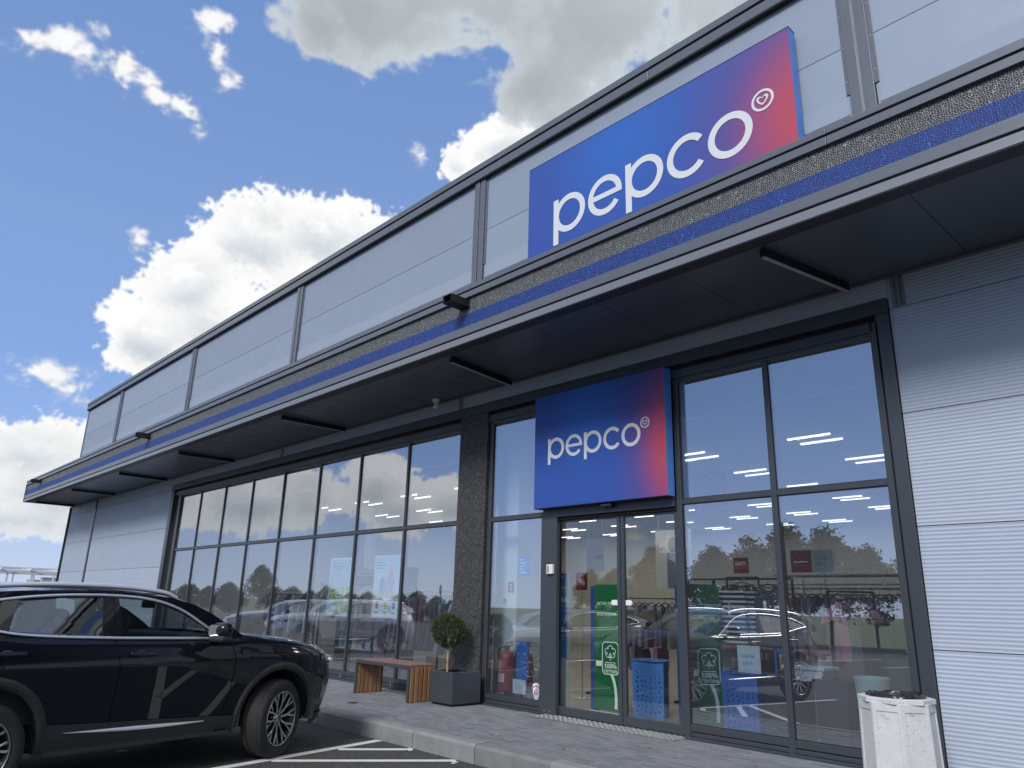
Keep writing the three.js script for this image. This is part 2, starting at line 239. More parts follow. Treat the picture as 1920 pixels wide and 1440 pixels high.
// ------------------------------------------------------------------ materials
const M = {};
{
  // asphalt: 1.6 m tile
  const n = 768, w = whiteTile(n, n), c = tileNoise(n, n, 7, 7, 4, 3), v = voronoi(n, n, 150, 150);
  const tone = new Float32Array(150 * 150).map(() => rnd());
  M.asphalt = std([1, 1, 1], 0.9, 0, {
    map: dtex(n, n, (x, y) => { const i = y * n + x, t = tone[v.id[i]], s = t > 0.93 ? 0.10 : t > 0.75 ? 0.062 : 0.04 * (0.7 + 0.6 * t); const k = (s * (0.8 + 0.4 * w[i])) * (1 + 0.35 * c[i]); return [k * 1.02, k * 1.0, k * 1.0]; }, true, [1 / 1.6, 1 / 1.6]),
    bumpMap: dtex(n, n, (x, y) => { const i = y * n + x; return 0.4 + 0.35 * tone[v.id[i]] * clamp(v.edge[i] * 3) + 0.2 * w[i]; }, false, [1 / 1.6, 1 / 1.6]), bumpScale: 0.0035,
  });
  // concrete for kerb and slabs: 1 m tile
  const m = 512, cn = tileNoise(m, m, 6, 6, 5, 9), cw = whiteTile(m, m);
  const conc = (base, k) => std([1, 1, 1], 0.88, 0, { map: dtex(m, m, (x, y) => { const i = y * m + x, s = base * (1 + k * cn[i] + 0.12 * (cw[i] - 0.5)) * (cn[i] < -0.42 ? 0.82 : 1); return [s * 1.01, s, s * 0.985]; }), bumpMap: dtex(m, m, (x, y) => { const i = y * m + x; return 0.5 + 0.2 * cn[i] + 0.25 * (cw[i] - 0.5); }, false), bumpScale: 0.0025 });
  M.kerb = conc(0.30, 0.32); M.kerb2 = conc(0.26, 0.4);
  M.kerb.color = col(0.66, 0.685, 0.73); M.kerb2.color = col(0.62, 0.64, 0.68);
  const pav = (b, r = 1, g = 1, bl = 1) => { const t = conc(0.01, 0); t.map = M.kerb.map; t.bumpMap = M.kerb.bumpMap; t.color = col(b * r, b * g, b * bl); return t; };
  M.pavers = [pav(0.54, 0.91, 1, 1.17), pav(0.60, 0.91, 1, 1.16), pav(0.47, 0.91, 1, 1.18), pav(0.57, 0.94, 1, 1.14)];
  M.paverBed = std([0.06, 0.06, 0.058], 0.95);
  M.line = std([1, 1, 1], 0.75, 0, { map: dtex(512, 512, (x, y) => { const i = y * 512 + x, wear = cn[i] + 0.5 * (cw[i] - 0.5) > 0.62 ? 0.28 : 0.62; return wear * (1 + 0.18 * cn[i]); }), bumpMap: M.kerb.bumpMap, bumpScale: 0.001 });
  M.line.map.repeat.set(1.3, 1.3);
  // facade metals
  const fn = tileNoise(512, 512, 5, 5, 4, 21);
  const panelRough = dtex(512, 512, (x, y) => 0.62 + 0.22 * fn[y * 512 + x], false, [0.5, 0.5]);
  const panelMap = (r, g, b) => dtex(512, 512, (x, y) => { const k = 1 + 0.05 * fn[y * 512 + x] + 0.015 * (cw[y * 512 + x] - 0.5); return [r * k, g * k, b * k]; }, true, [0.35, 0.35]);
  M.panel = std([1, 1, 1], 0.85, 0.1, { map: panelMap(0.365, 0.42, 0.52), roughnessMap: panelRough });
  M.parapet = std([1, 1, 1], 0.85, 0.1, { map: panelMap(0.235, 0.285, 0.375), roughnessMap: panelRough });
  M.panels = [M.panel, ...[[0.345, 0.40, 0.495], [0.38, 0.432, 0.532]].map((c) => std([1, 1, 1], 0.85, 0.1, { map: panelMap(...c), roughnessMap: panelRough }))];
  M.parapets = [M.parapet, ...[[0.225, 0.272, 0.36], [0.245, 0.297, 0.39]].map((c) => std([1, 1, 1], 0.85, 0.1, { map: panelMap(...c), roughnessMap: panelRough }))];
  M.parapetLow = std([0.265, 0.315, 0.41], 0.7, 0.1);
  M.joint = std([0.02, 0.022, 0.026], 0.8);
  M.trim = std([1, 1, 1], 0.55, 0.35, { map: panelMap(0.125, 0.14, 0.172), roughnessMap: panelRough });
  M.trimLight = std([1, 1, 1], 0.55, 0.3, { map: panelMap(0.19, 0.205, 0.24), roughnessMap: panelRough });
  M.frame = std([1, 1, 1], 0.55, 0.2, { map: panelMap(0.052, 0.061, 0.075), roughnessMap: panelRough });
  M.frameDark = std([0.018, 0.021, 0.026], 0.5, 0.1);
  M.soffit = std([1, 1, 1], 0.55, 0.15, { map: panelMap(0.085, 0.097, 0.12), roughnessMap: panelRough });
  M.blackMetal = std([0.014, 0.015, 0.017], 0.5, 0.2);
  M.gasket = std([0.01, 0.01, 0.011], 0.8);
  M.steel = std([0.55, 0.56, 0.57], 0.35, 1);
  M.white = std([0.72, 0.73, 0.73], 0.45);
  M.offwhite = std([0.6, 0.61, 0.6], 0.6);
  // cast lattice band: 0.6 x 0.3 m tile, cells of about 19 mm
  const vw = 2048, vh = 512, vo = voronoi(vw, vh, 64, 16, 0.84), wob = tileNoise(vw, vh, 16, 4, 3, 40);
  const lat = (line, hole) => std([1, 1, 1], 0.6, 0.15, {
    map: dtex(vw, vh, (x, y) => { const i = y * vw + x, e = 1 - sstep(0.11, 0.23, vo.edge[i] + 0.06 * wob[i]); return [lerp(hole[0], line[0], e), lerp(hole[1], line[1], e), lerp(hole[2], line[2], e)]; }, true, [1 / 1.2, 1 / 0.3]),
    bumpMap: dtex(vw, vh, (x, y) => 1 - sstep(0.1, 0.32, vo.edge[y * vw + x] + 0.1 * wob[y * vw + x]), false, [1 / 1.2, 1 / 0.3]), bumpScale: 0.004 });
  M.latticeGrey = lat([0.27, 0.295, 0.325], [0.007, 0.008, 0.010]);
  M.latticeBlue = lat([0.035, 0.11, 0.48], [0.005, 0.014, 0.08]);
  // mosaic plaster: 0.5 m tile, 5 mm grains
  const pn = 640, pv = voronoi(pn, pn, 110, 110), pt = new Float32Array(110 * 110).map(() => rnd());
  M.pebble = std([1, 1, 1], 0.55, 0, {
    map: dtex(pn, pn, (x, y) => { const i = y * pn + x, t = pt[pv.id[i]], e = sstep(0.02, 0.2, pv.edge[i]); const s = t > 0.945 ? 0.5 : t > 0.86 ? 0.2 : t > 0.7 ? 0.05 : 0.014; return [s * e, s * e * 1.01, s * e * 1.04]; }, true, [2, 2]),
    bumpMap: dtex(pn, pn, (x, y) => { const i = y * pn + x; return clamp(0.25 + 0.6 * (1 - pv.f1[i]) * (0.6 + 0.4 * pt[pv.id[i]])); }, false, [2, 2]), bumpScale: 0.004 });
  // timber: u along the grain, 1 m
  const wn = tileNoise(512, 256, 4, 26, 4, 60), wf = tileNoise(512, 256, 10, 90, 3, 71);
  const wood = (c, k) => std([1, 1, 1], 0.62, 0, { map: dtex(512, 256, (x, y) => { const i = y * 512 + x, s = 1 + k * wn[i] + 0.28 * wf[i]; return c.map((q) => q * s); }, true, [1, 4]), bumpMap: dtex(512, 256, (x, y) => 0.5 + 0.4 * wf[y * 512 + x], false, [1, 4]), bumpScale: 0.0012 });
  M.wood = [wood([0.235, 0.125, 0.058], 0.5), wood([0.20, 0.105, 0.05], 0.55), wood([0.265, 0.145, 0.07], 0.45)];
  M.woodTop = wood([0.165, 0.092, 0.075], 0.4);
  // painted concrete bin: 0.6 m tile with scuffs
  const bw = 768, bn = tileNoise(bw, bw, 5, 5, 5, 81), bs = tileNoise(bw, bw, 9, 22, 5, 90), bk = tileNoise(bw, bw, 40, 40, 3, 93);
  M.bin = std([1, 1, 1], 0.7, 0, {
    map: dtex(bw, bw, (x, y) => { const i = y * bw + x; let s = 0.52 * (1 + 0.16 * bn[i] + 0.10 * bk[i]); const st = sstep(0.18, 0.55, bs[i] + 0.35 * bk[i]); s *= 1 - 0.34 * st; const ch = sstep(0.50, 0.62, bn[i] + 0.8 * bk[i]); s *= 1 - 0.62 * ch; const m = sstep(0.42, 0.5, bk[i] + 0.3 * bs[i]); s *= 1 - 0.3 * m; return [s * (0.98 + 0.03 * st), s * (1 + 0.005 * st), s * (1.04 - 0.06 * st)]; }, true, [1 / 0.6, 1 / 0.6]),
    bumpMap: dtex(bw, bw, (x, y) => { const i = y * bw + x; return 0.5 + 0.25 * bn[i] + 0.25 * bk[i]; }, false, [1 / 0.6, 1 / 0.6]), bumpScale: 0.004 });
  M.bag = phy([0.012, 0.012, 0.014], 0.32, { clearcoat: 0.3 });
  // glass
  M.glass = phy([0.88, 0.93, 1.0], 0.0, { transmission: 1, thickness: 0, ior: 3.3, metalness: 0.015 });
  M.doorGlass = phy([0.93, 0.95, 0.94], 0.0, { transmission: 1, thickness: 0, ior: 1.95 });
  // car
  M.paintBlack = phy([0.0036, 0.0043, 0.0095], 0.5, { specularIntensity: 0.15, clearcoat: 1, clearcoatRoughness: 0.015, ior: 1.5 });
  M.paintSilver = phy([0.42, 0.43, 0.46], 0.35, { metalness: 0.5, clearcoat: 1, clearcoatRoughness: 0.03 });
  M.paintBlue = phy([0.02, 0.04, 0.12], 0.3, { metalness: 0.3, clearcoat: 1, clearcoatRoughness: 0.03 });
  M.paintWhite = phy([0.62, 0.63, 0.64], 0.35, { clearcoat: 1, clearcoatRoughness: 0.03 });
  M.plastic = std([0.022, 0.023, 0.026], 0.72, 0, { bumpMap: M.kerb.bumpMap, bumpScale: 0.0006 });
  M.piano = phy([0.008, 0.008, 0.009], 0.15, { clearcoat: 1, clearcoatRoughness: 0.02 });
  M.chrome = std([0.90, 0.91, 0.93], 0.34, 0.9);
  M.satin = std([0.86, 0.87, 0.89], 0.45, 0.8);
  M.rubber = std([0.019, 0.019, 0.020], 0.85, 0, { bumpMap: M.kerb.bumpMap, bumpScale: 0.001 });
  M.alloy = std([0.50, 0.49, 0.47], 0.28, 1);
  M.alloyDark = std([0.035, 0.036, 0.04], 0.4, 0.6);
  M.carGlass = phy([0.78, 0.84, 0.84], 0.0, { transmission: 1, thickness: 0, ior: 2.4 });
  M.carInside = std([0.03, 0.031, 0.034], 0.8);
  M.carSeat = std([0.05, 0.05, 0.053], 0.85);
  M.lens = phy([0.9, 0.93, 0.96], 0.02, { transmission: 1, thickness: 0, ior: 1.5 });
  M.red = std([0.42, 0.02, 0.02], 0.4);
  M.disc = std([0.28, 0.27, 0.26], 0.4, 1);
}

M.plate = std([0.40, 0.41, 0.42], 0.5, 0.9);

M.mirror = std([0.62, 0.64, 0.66], 0.03, 1);

M.oil = std([0.012, 0.012, 0.013], 0.35);
M.gum = std([0.035, 0.036, 0.038], 0.8);
M.scuff = std([0.34, 0.35, 0.37], 0.9);
// ------------------------------------------------------------------ the setting: ground
const PY = 0.17;                  // pavement level
const KZ = 2.09;                  // front of the kerb
{
  const gm = std([1, 1, 1], 0.95, 0, { map: (() => { const n = 512, a = tileNoise(n, n, 6, 6, 5, 131), b = whiteTile(n, n); return dtex(n, n, (x, y) => { const i = y * n + x, t = clamp(0.5 + a[i]); return [lerp(0.055, 0.12, t) * (0.7 + 0.6 * b[i]), lerp(0.085, 0.125, t) * (0.7 + 0.6 * b[i]), lerp(0.03, 0.05, t) * (0.7 + 0.6 * b[i])]; }, true, [1 / 7, 1 / 7]); })() });
  const g = new THREE.PlaneGeometry(30000, 30000, 1, 1); g.rotateX(-Math.PI / 2); g.translate(0, -0.06, 0);
  const uv = g.attributes.uv; for (let i = 0; i < uv.count; i++) uv.setXY(i, uv.getX(i) * 30000, uv.getY(i) * 30000);
  struct('ground', g, gm);
}
const asphalt = struct('asphalt', muv(bx(-75, 60, -0.05, 0, KZ - 0.3, 29.5)), M.asphalt);
struct('service_road', muv(bx(-75, -33.2, -0.05, -0.002, -45, KZ - 0.3)), M.asphalt);
function paintedLine(x0, z0, x1, z1, w = 0.1) {
  const dx = x1 - x0, dz = z1 - z0, L = Math.hypot(dx, dz), g = bx(-w / 2, w / 2, 0, 0.003, 0, L); g.rotateY(Math.atan2(dx, dz)); g.translate(x0, 0.002, z0); mesh('painted_line', muv(g), M.line, asphalt);
}
{
  const k = 0.204, lx = (z) => -7.50 + (z - 2.09) * k;          // the bays lean by 11 degrees
  paintedLine(lx(2.12), 2.12, lx(6.9), 6.9, 0.105);
  // hatching in front of the door
  for (const [x, x2, z2] of [[-6.86, -7.32, 2.75], [-6.15, -7.17, 3.55], [-5.44, -7.01, 4.34], [-4.73, -5.64, 3.40]]) paintedLine(x, 2.13, x2 + 0.03, z2, 0.085);
  paintedLine(-4.15, 2.13, -6.97, 4.63, 0.1); paintedLine(-1.30, 2.13, -0.32, 6.9, 0.1);
  for (const x of [-10.35, -13.2, -16.0, -18.8, -21.6, -24.4, -27.2, 0.5, 3.3, 6.1]) paintedLine(x, 2.13, x + 0.98, 6.9, 0.1);
  for (let i = 0; i < 12; i++) paintedLine(-30 + i * 2.9, 17.2, -29 + i * 2.9, 22.1, 0.1);
}
// kerb of single stones
{
  const kerb = sgroup('kerb'); const sh = poly([[0, -0.1], [0, 0.145], [0.028, 0.172], [0.15, 0.176], [0.15, -0.1]]);
  const geo = ext(sh, 0.992); // x -> -z side
  for (let i = 0; i < 41; i++) {
    const x = -33.6 + i; const g = muv(geo.clone().rotateY(Math.PI / 2), 1, i * 0.37, i * 0.23); const m = mesh('kerb_stone', g, i % 3 === 1 ? M.kerb2 : M.kerb, kerb);
    m.position.set(x - 0.32, (((i * 7) % 5) - 2) * 0.0012, KZ + (((i * 11) % 7) - 3) * 0.0012);
  }
  // far kerb across the car park
  struct('far_kerb', muv(bx(-75, 60, -0.05, 0.13, 29.5, 29.65)), M.kerb);
}
// pavement of concrete blocks
{
  const pave = sgroup('pavement'); mesh('paver_bed', bx(-33.2, 8.5, -0.06, PY - 0.012, -0.3, KZ - 0.145), M.paverBed, pave);
  const L = 0.2, Wd = 0.1, gap = 0.004;
  const block = (() => { const a = (L - gap) / 2, b = (Wd - gap) / 2, c = 0.005, h = 0.03; const s = [[-a, 0, -b], [a, 0, -b], [a, 0, b], [-a, 0, b], [-a, h - c, -b], [a, h - c, -b], [a, h - c, b], [-a, h - c, b], [-a + c, h, -b + c], [a - c, h, -b + c], [a - c, h, b - c], [-a + c, h, b - c]]; const q = []; const quad = (i, j, k, l) => q.push(i, k, j, i, l, k); for (let i = 0; i < 4; i++) { const j = (i + 1) % 4; quad(i, j, j + 4, i + 4); quad(i + 4, j + 4, j + 8, i + 8); } quad(8, 9, 10, 11); const g = new THREE.BufferGeometry(); g.setAttribute('position', new THREE.Float32BufferAttribute(s.flat(), 3)); g.setIndex(q.map((v, i) => q[i])); const n = g.toNonIndexed(); n.computeVertexNormals(); return n; })();
  const vars = [0, 1, 2, 3, 4, 5].map((i) => muv(block.clone(), 1, i * 0.31, i * 0.17));
  const all = [];
  for (let r = 0; r < 19; r++) for (let i = 0; i < 207; i++) { const x = -33.1 + i * L + (r % 2) * L / 2, z = 0.05 + r * Wd + 0.04; if (z > KZ - 0.19) continue; const d = Math.hypot(x, z - 7.218); const inView = x < -2.2 && x > -11.5; all.push([inView ? d : d + 100, x, z]); }
  all.sort((a, b) => a[0] - b[0]);
  const rest = M.pavers.map(() => []);
  all.forEach(([, x, z], i) => {
    const y = PY - 0.03 + (rnd() - 0.5) * 0.003, tx = (rnd() - 0.5) * 0.008, tz = (rnd() - 0.5) * 0.012, k = Math.floor(rnd() * 4);
    if (i < 300) { const m = mesh('paver', vars[i % 6], M.pavers[k], pave); m.position.set(x, y, z); m.rotation.set(tx, 0, tz); }
    else rest[k].push(new THREE.Matrix4().makeRotationFromEuler(new THREE.Euler(tx, 0, tz)).setPosition(x, y, z));
  });
  rest.forEach((ms, k) => { const im = new THREE.InstancedMesh(vars[k], M.pavers[k], ms.length); ms.forEach((m, i) => im.setMatrixAt(i, m)); im.name = 'paver_field'; im.userData.kind = 'stuff'; im.castShadow = im.receiveShadow = true; pave.add(im); });
}

// ------------------------------------------------------------------ the shop building
const XL = -32.4, XR = 8.0;
const shop = thing('shop_building', 'long silver panelled shop building with dark window frames, blue banded canopy and tall parapet', 'shop building');
{
  // horizontally ribbed sandwich panels; every panel is one piece with its own ribs
  const rib = (w, h, pitch, depth) => {
    const pts = [], n = Math.round(h / pitch), p = h / n; pts.push([0, 0.002]);
    for (let i = 0; i < n; i++) { const y = i * p; pts.push([y + p * 0.10, 0], [y + p * 0.34, depth], [y + p * 0.62, depth], [y + p * 0.9, 0]); } pts.push([h, 0.002]);
    const pos = [], nor = [], uv = [], tri = (a, b, c) => { for (const q of [a, b, c]) pos.push(...q); };
    for (let i = 0; i < pts.length - 1; i++) { const [y0, d0] = pts[i], [y1, d1] = pts[i + 1]; const A = [0, y0, -d0], B = [w, y0, -d0], C = [w, y1, -d1], Dd = [0, y1, -d1]; tri(A, B, C); tri(A, C, Dd); }
    const back = 0.06; const box = (a, b, c, d) => { tri(a, b, c); tri(a, c, d); };
    box([0, 0, -0.002], [0, 0, -back], [w, 0, -back], [w, 0, -0.002]); box([0, h, -0.002], [w, h, -0.002], [w, h, -back], [0, h, -back]);
    box([0, 0, -back], [0, 0, -0.002], [0, h, -0.002], [0, h, -back]); box([w, 0, -0.002], [w, 0, -back], [w, h, -back], [w, h, -0.002]); box([0, 0, -back], [0, h, -back], [w, h, -back], [w, 0, -back]);
    const g = new THREE.BufferGeometry(); g.setAttribute('position', new THREE.Float32BufferAttribute(pos, 3)); g.computeVertexNormals(); return muv(g);
  };
  let panelNo = 0;
  const wallPanel = (x0, x1, y0, y1, name = 'wall_panel', pitch = 0.034, depth = 0.0026, mat = M.panel) => { const list = mat === M.parapet ? M.parapets : M.panels, m = mesh(name, rib(x1 - x0 - 0.004, y1 - y0 - 0.007, pitch, depth), list[(panelNo++ * 5 + 1) % 7 % 3], shop); m.position.set(x0 + 0.002, y0 + 0.0035, 0); return m; };
  const rows = [PY + 0.02, 1.19, 2.23, 3.27, 4.31, 5.4];
  for (const [a, b] of [[XL + 0.26, -28.97], [-28.75, -21.52], [-2.425, 3.7], [3.9, XR]]) for (let i = 0; i < 5; i++) wallPanel(a, b, rows[i], rows[i + 1]);
  for (const [a, b] of [[-21.52, -15.1], [-15.1, -8.8], [-8.8, -2.425]]) wallPanel(a, b, 4.405, 5.4);
  // dark backing that the joints open onto, shell, roof
  const holes = [];
  mesh('wall_core', merge([bx(XL + 0.02, -21.55, 0, 8.4, -0.4, -0.061), bx(-2.40, XR - 0.02, 0, 8.4, -0.4, -0.061), bx(-21.55, -2.40, 4.46, 8.4, -0.4, -0.061)]), M.joint, shop);
  mesh('side_wall', bx(XL, XL + 0.3, 0, 8.4, -26, -0.41), M.panel, shop); mesh('side_wall', bx(XR - 0.3, XR, 0, 8.4, -26, -0.41), M.panel, shop); mesh('rear_wall', bx(XL + 0.3, XR - 0.3, 0, 8.4, -26, -25.7), M.panel, shop);
  mesh('roof', bx(XL + 0.3, XR - 0.3, 7.6, 7.8, -25.7, -0.41), M.trim, shop);
  mesh('plinth', bx(XL, -21.6, 0, PY + 0.015, -0.3, 0.012), M.frame, shop); mesh('plinth', bx(-2.4, XR, 0, PY + 0.015, -0.3, 0.012), M.frame, shop);
  // vertical covers on the wall
  mesh('corner_trim', merge([rbx(XL, XL + 0.12, PY, 4.645, -0.3, 0.03), rbx(XL + 0.125, XL + 0.25, PY, 4.645, -0.05, 0.014)]), M.frame, shop);
  mesh('joint_cover', merge([rbx(-28.965, -28.83, PY, 4.63, -0.05, 0.02), rbx(-28.82, -28.755, PY, 4.63, -0.05, 0.008)]), M.frame, shop);
  mesh('joint_cover', merge([rbx(3.71, 3.79, PY, 4.63, -0.05, 0.02), rbx(3.80, 3.89, PY, 4.63, -0.05, 0.02)]), M.trim, shop);
  mesh('joint_cover', merge([rbx(-2.385, -2.345, 4.318, 4.63, 0.001, 0.014, 0.004), rbx(-2.34, -2.30, 4.318, 4.63, 0.001, 0.022, 0.004), rbx(-2.295, -2.27, 4.318, 4.63, 0.001, 0.012, 0.004)]), M.trimLight, shop);
  for (const x of [-8.98, -15.1]) mesh('joint_cover', rbx(x - 0.05, x + 0.05, 4.44, 4.63, 0.001, 0.012, 0.004), M.trimLight, shop);
  mesh('rain_pipe', merge([rbx(XL + 0.135, XL + 0.175, PY, 4.6, 0.016, 0.05), bx(XL + 0.12, XL + 0.19, 2.9, 2.93, 0.015, 0.055)]), M.blackMetal, shop);

  // parapet
  const posts = [-28.12, -21.42, -15.05, -8.68, -2.40, 3.9], pr = [5.4, 6.46, 7.46, 8.5], ends = [XL + 0.07, ...posts, XR];
  for (let i = 0; i < ends.length - 1; i++) for (let j = 1; j < 3; j++) { const a = ends[i] + (i ? 0.13 : 0), b = ends[i + 1] - (i < ends.length - 2 ? 0.13 : 0); wallPanel(a, b, pr[j], pr[j + 1], 'parapet_panel', 0.05, 0.0003, M.parapet); }
  for (let i = 0; i < ends.length - 1; i++) { const a = ends[i] + (i ? 0.155 : 0.02), b = ends[i + 1] - (i < ends.length - 2 ? 0.155 : 0.02); mesh('parapet_flashing', merge([rbx(a, b, 6.60, 6.83, 0.002, 0.006, 0.002), rbx(a, b, 5.40, 6.56, -0.05, 0.022, 0.003)]), M.parapetLow, shop); mesh('shadow_gap', bx(a + 0.01, b - 0.01, 6.561, 6.599, 0.001, 0.006), M.trim, shop); }
  posts.forEach((x) => {
    const p = part('parapet_post', shop);
    mesh('post_strip', rbx(x - 0.125, x - 0.012, 5.40, 8.47, -0.05, 0.05, 0.004), M.trim, p); mesh('post_strip', rbx(x + 0.012, x + 0.125, 5.40, 8.47, -0.05, 0.042, 0.004), M.trim, p);
    mesh('post_core', bx(x - 0.0115, x + 0.0115, 5.40, 8.47, -0.05, 0.026), M.trimLight, p);
    mesh('flange', rbx(x - 0.172, x - 0.126, 6.84, 8.47, 0.0015, 0.016, 0.002), M.trim, p); mesh('flange', rbx(x + 0.126, x + 0.172, 6.84, 8.47, 0.0015, 0.016, 0.002), M.trim, p);
    for (const y of [7.0, 7.43, 7.86, 8.29]) for (const s of [-0.149, 0.149]) { const c = new THREE.CylinderGeometry(0.006, 0.006, 0.006, 8); c.rotateX(Math.PI / 2); c.translate(x + s, y, 0.018); mesh('screw', c, M.steel, p); }
  });
  mesh('parapet_corner', rbx(XL - 0.02, XL + 0.068, 5.4, 8.5, -0.3, 0.03, 0.004), M.trimLight, shop);
  for (let x = XL - 0.06; x < XR; x += 3.04) {
    const b = Math.min(x + 3.034, XR + 0.06), c = part('coping', shop);
    mesh('upper_band', rbx(x, b, 8.635, 8.745, -0.45, 0.10, 0.005), M.trim, c); mesh('groove', bx(x + 0.001, b - 0.001, 8.606, 8.634, -0.45, 0.07), M.joint, c); mesh('lower_band', rbx(x, b, 8.46, 8.605, -0.45, 0.088, 0.005), M.trim, c); mesh('underside', bx(x + 0.001, b - 0.001, 8.445, 8.459, -0.06, 0.08), M.joint, c);
  }

  // canopy
  const CZ = 1.6, cx0 = -32.2, cx1 = XR, cen = part('canopy', shop);
  const seg = (step, f) => { for (let x = cx0, i = 0; x < cx1 - 0.01; x += step, i++) f(x, Math.min(x + step - 0.004, cx1), i); };
  seg(3.0, (a, b) => { mesh('top_flashing', rbx(a, b, 5.366, 5.425, 1.2, CZ + 0.03, 0.004), M.trim, cen); mesh('upper_band', rbx(a, b, 5.262, 5.342, 1.5, CZ + 0.03, 0.004), M.trim, cen); });
  seg(4.5, (a, b) => { mesh('lower_band', rbx(a, b, 4.762, 4.872, 1.5, CZ + 0.012, 0.004), M.trim, cen); mesh('drip_strip', rbx(a, b, 4.648, 4.734, 1.46, CZ + 0.018, 0.004), M.trimLight, cen); });
  mesh('fascia_core', bx(cx0 + 0.01, cx1 - 0.01, 4.66, 5.36, 1.45, CZ - 0.035), M.joint, cen);
  seg(2.4, (a, b, i) => { mesh('lattice_panel', muv(bx(a, b + 0.002, 5.052, 5.261, CZ - 0.034, CZ - 0.008), 1, i * 0.13, i * 0.07), M.latticeGrey, cen); mesh('lattice_panel', muv(bx(a, b + 0.002, 4.873, 5.050, CZ - 0.034, CZ - 0.004), 1, i * 0.17, i * 0.05), M.latticeBlue, cen); });
  mesh('lip', bx(cx0 + 0.02, cx1 - 0.01, 4.640, 4.6475, 1.452, CZ + 0.012), M.frameDark, cen);
  for (let x = cx1, i = 0; x > cx0 + 0.1; x -= 1.077, i++) { const a = Math.max(x - 1.072, cx0 + 0.01); mesh('soffit_panel', bx(a, x - 0.0015, 4.66 + ((i * 5) % 3) * 0.0008, 4.70, 0.004, 1.452), M.soffit, cen); }
  mesh('soffit_edge_trim', rbx(cx0 + 0.02, cx1 - 0.01, 4.632, 4.659, 0.003, 0.03, 0.003), M.trim, cen);
  mesh('canopy_roof', bx(cx0 + 0.02, cx1 - 0.01, 5.30, 5.36, 0.03, 1.199), M.trim, cen);
  mesh('end_panel', merge([rbx(cx0 - 0.03, cx0 - 0.002, 4.648, 5.425, 0.01, CZ + 0.026, 0.004)]), M.trim, cen);

  // glazing. Frame front at z = 0.03, panes at z = -0.06
  const wf = part('window_frame', shop), FB = 4.43, GB = 0.31, GT = 4.13, T0 = 2.625, T1 = 2.685;
  const fr = (n, g, m = M.frame) => mesh(n, g, m, wf);
  fr('head_casing', rbx(-21.52, -2.43, 4.285, FB, -0.2, 0.035)); fr('head_gap', bx(-21.3, -2.62, 4.235, 4.284, -0.12, -0.055), M.gasket); fr('head_rail', rbx(-21.32, -2.6, 4.13, 4.234, -0.14, -0.012)); 
  fr('side_casing', rbx(-21.52, -21.30, PY, 4.284, -0.2, 0.035)); fr('side_casing', rbx(-2.545, -2.43, PY, 4.284, -0.2, 0.035)); fr('side_gap', bx(-2.575, -2.546, PY, 4.284, -0.12, -0.03), M.gasket); fr('side_rail', rbx(-2.640, -2.576, PY, 4.234, -0.14, -0.012)); fr('side_gap', bx(-21.299, -21.0, PY, 4.234, -0.14, -0.05), M.frameDark); fr('side_rail', rbx(-20.99, -20.86, PY, 4.13, -0.14, -0.012));
  const bays = [[-20.86, -19.51], [-19.51, -17.985], [-17.985, -16.46], [-16.46, -14.935], [-14.935, -13.41], [-13.41, -11.9], [-11.9, -10.385], [-10.385, -8.955]];
  const bays2 = [[-8.24, -7.10], [-4.945, -3.785], [-3.785, -2.64]];
  const mw = 0.027;
  const addBay = ([a, b], L, R) => {
    const w = part('window', shop), p0 = a + L, p1 = b - R;
    for (const [y0, y1] of [[T1 - 0.01, GT + 0.004], [GB - 0.01, T0 + 0.01]]) { const m = mesh('pane', bx(-(p1 - p0) / 2 - 0.008, (p1 - p0) / 2 + 0.008, (y0 - y1) / 2, (y1 - y0) / 2, -0.004, 0.004), M.glass, w); m.position.set((p0 + p1) / 2, (y0 + y1) / 2, -0.064); m.rotation.set(rr(-0.0016, 0.0016), rr(-0.0026, 0.0026), 0); }
    mesh('transom', rbx(p0, p1, T0, T1, -0.13, -0.040), M.frame, w); mesh('sill_rail', rbx(p0, p1, GB - 0.07, GB, -0.13, -0.040), M.frame, w); mesh('kick_plate', rbx(p0, p1, PY + 0.02, GB - 0.078, -0.13, -0.048), M.frame, w);
    mesh('gasket', merge([bx(p0, p1, GB, GB + 0.008, -0.06, -0.05), bx(p0, p1, T0 - 0.008, T0, -0.06, -0.05), bx(p0, p1, T1, T1 + 0.008, -0.06, -0.05), bx(p0, p0 + 0.008, GB, GT, -0.06, -0.05), bx(p1 - 0.008, p1, GB, GT, -0.06, -0.05)]), M.gasket, w);
    mesh('head_bar', rbx(p0, p1, GT - 0.035, GT - 0.001, -0.12, -0.03, 0.003), M.frame, w);
  };
  bays.forEach((b, i) => addBay(b, i ? mw : 0, i < 7 ? mw : 0.03)); addBay(bays2[0], 0.035, 0.03); addBay(bays2[1], 0.03, mw); addBay(bays2[2], mw, 0);
  for (let i = 0; i < 7; i++) { const x = bays[i][1]; fr('mullion', rbx(x - mw + 0.001, x + mw - 0.001, PY, 4.13, -0.14, -0.036)); }
  fr('mullion', rbx(-3.785 - mw - 0.004, -3.785 + mw + 0.004, PY, 4.13, -0.14, -0.034)); fr('mullion', rbx(-8.985, -8.946, PY, 4.13, -0.14, -0.034)); fr('mullion', rbx(-8.285, -8.206, PY, 4.13, -0.14, -0.034)); fr('mullion', rbx(-4.985, -4.916, PY, 4.13, -0.14, -0.034));
  fr('base_rail', rbx(-21.3, -7.12, PY - 0.02, PY + 0.0195, -0.14, 0.012)); fr('base_rail', rbx(-4.985, -2.43, PY - 0.02, PY + 0.0195, -0.14, 0.012));
  for (const x of [-13.41, -11.9, -10.385]) { const c = new THREE.CylinderGeometry(0.011, 0.011, 0.07, 10); c.translate(x, PY + 0.075, 0.012); fr('drain_spout', c, M.steel); }
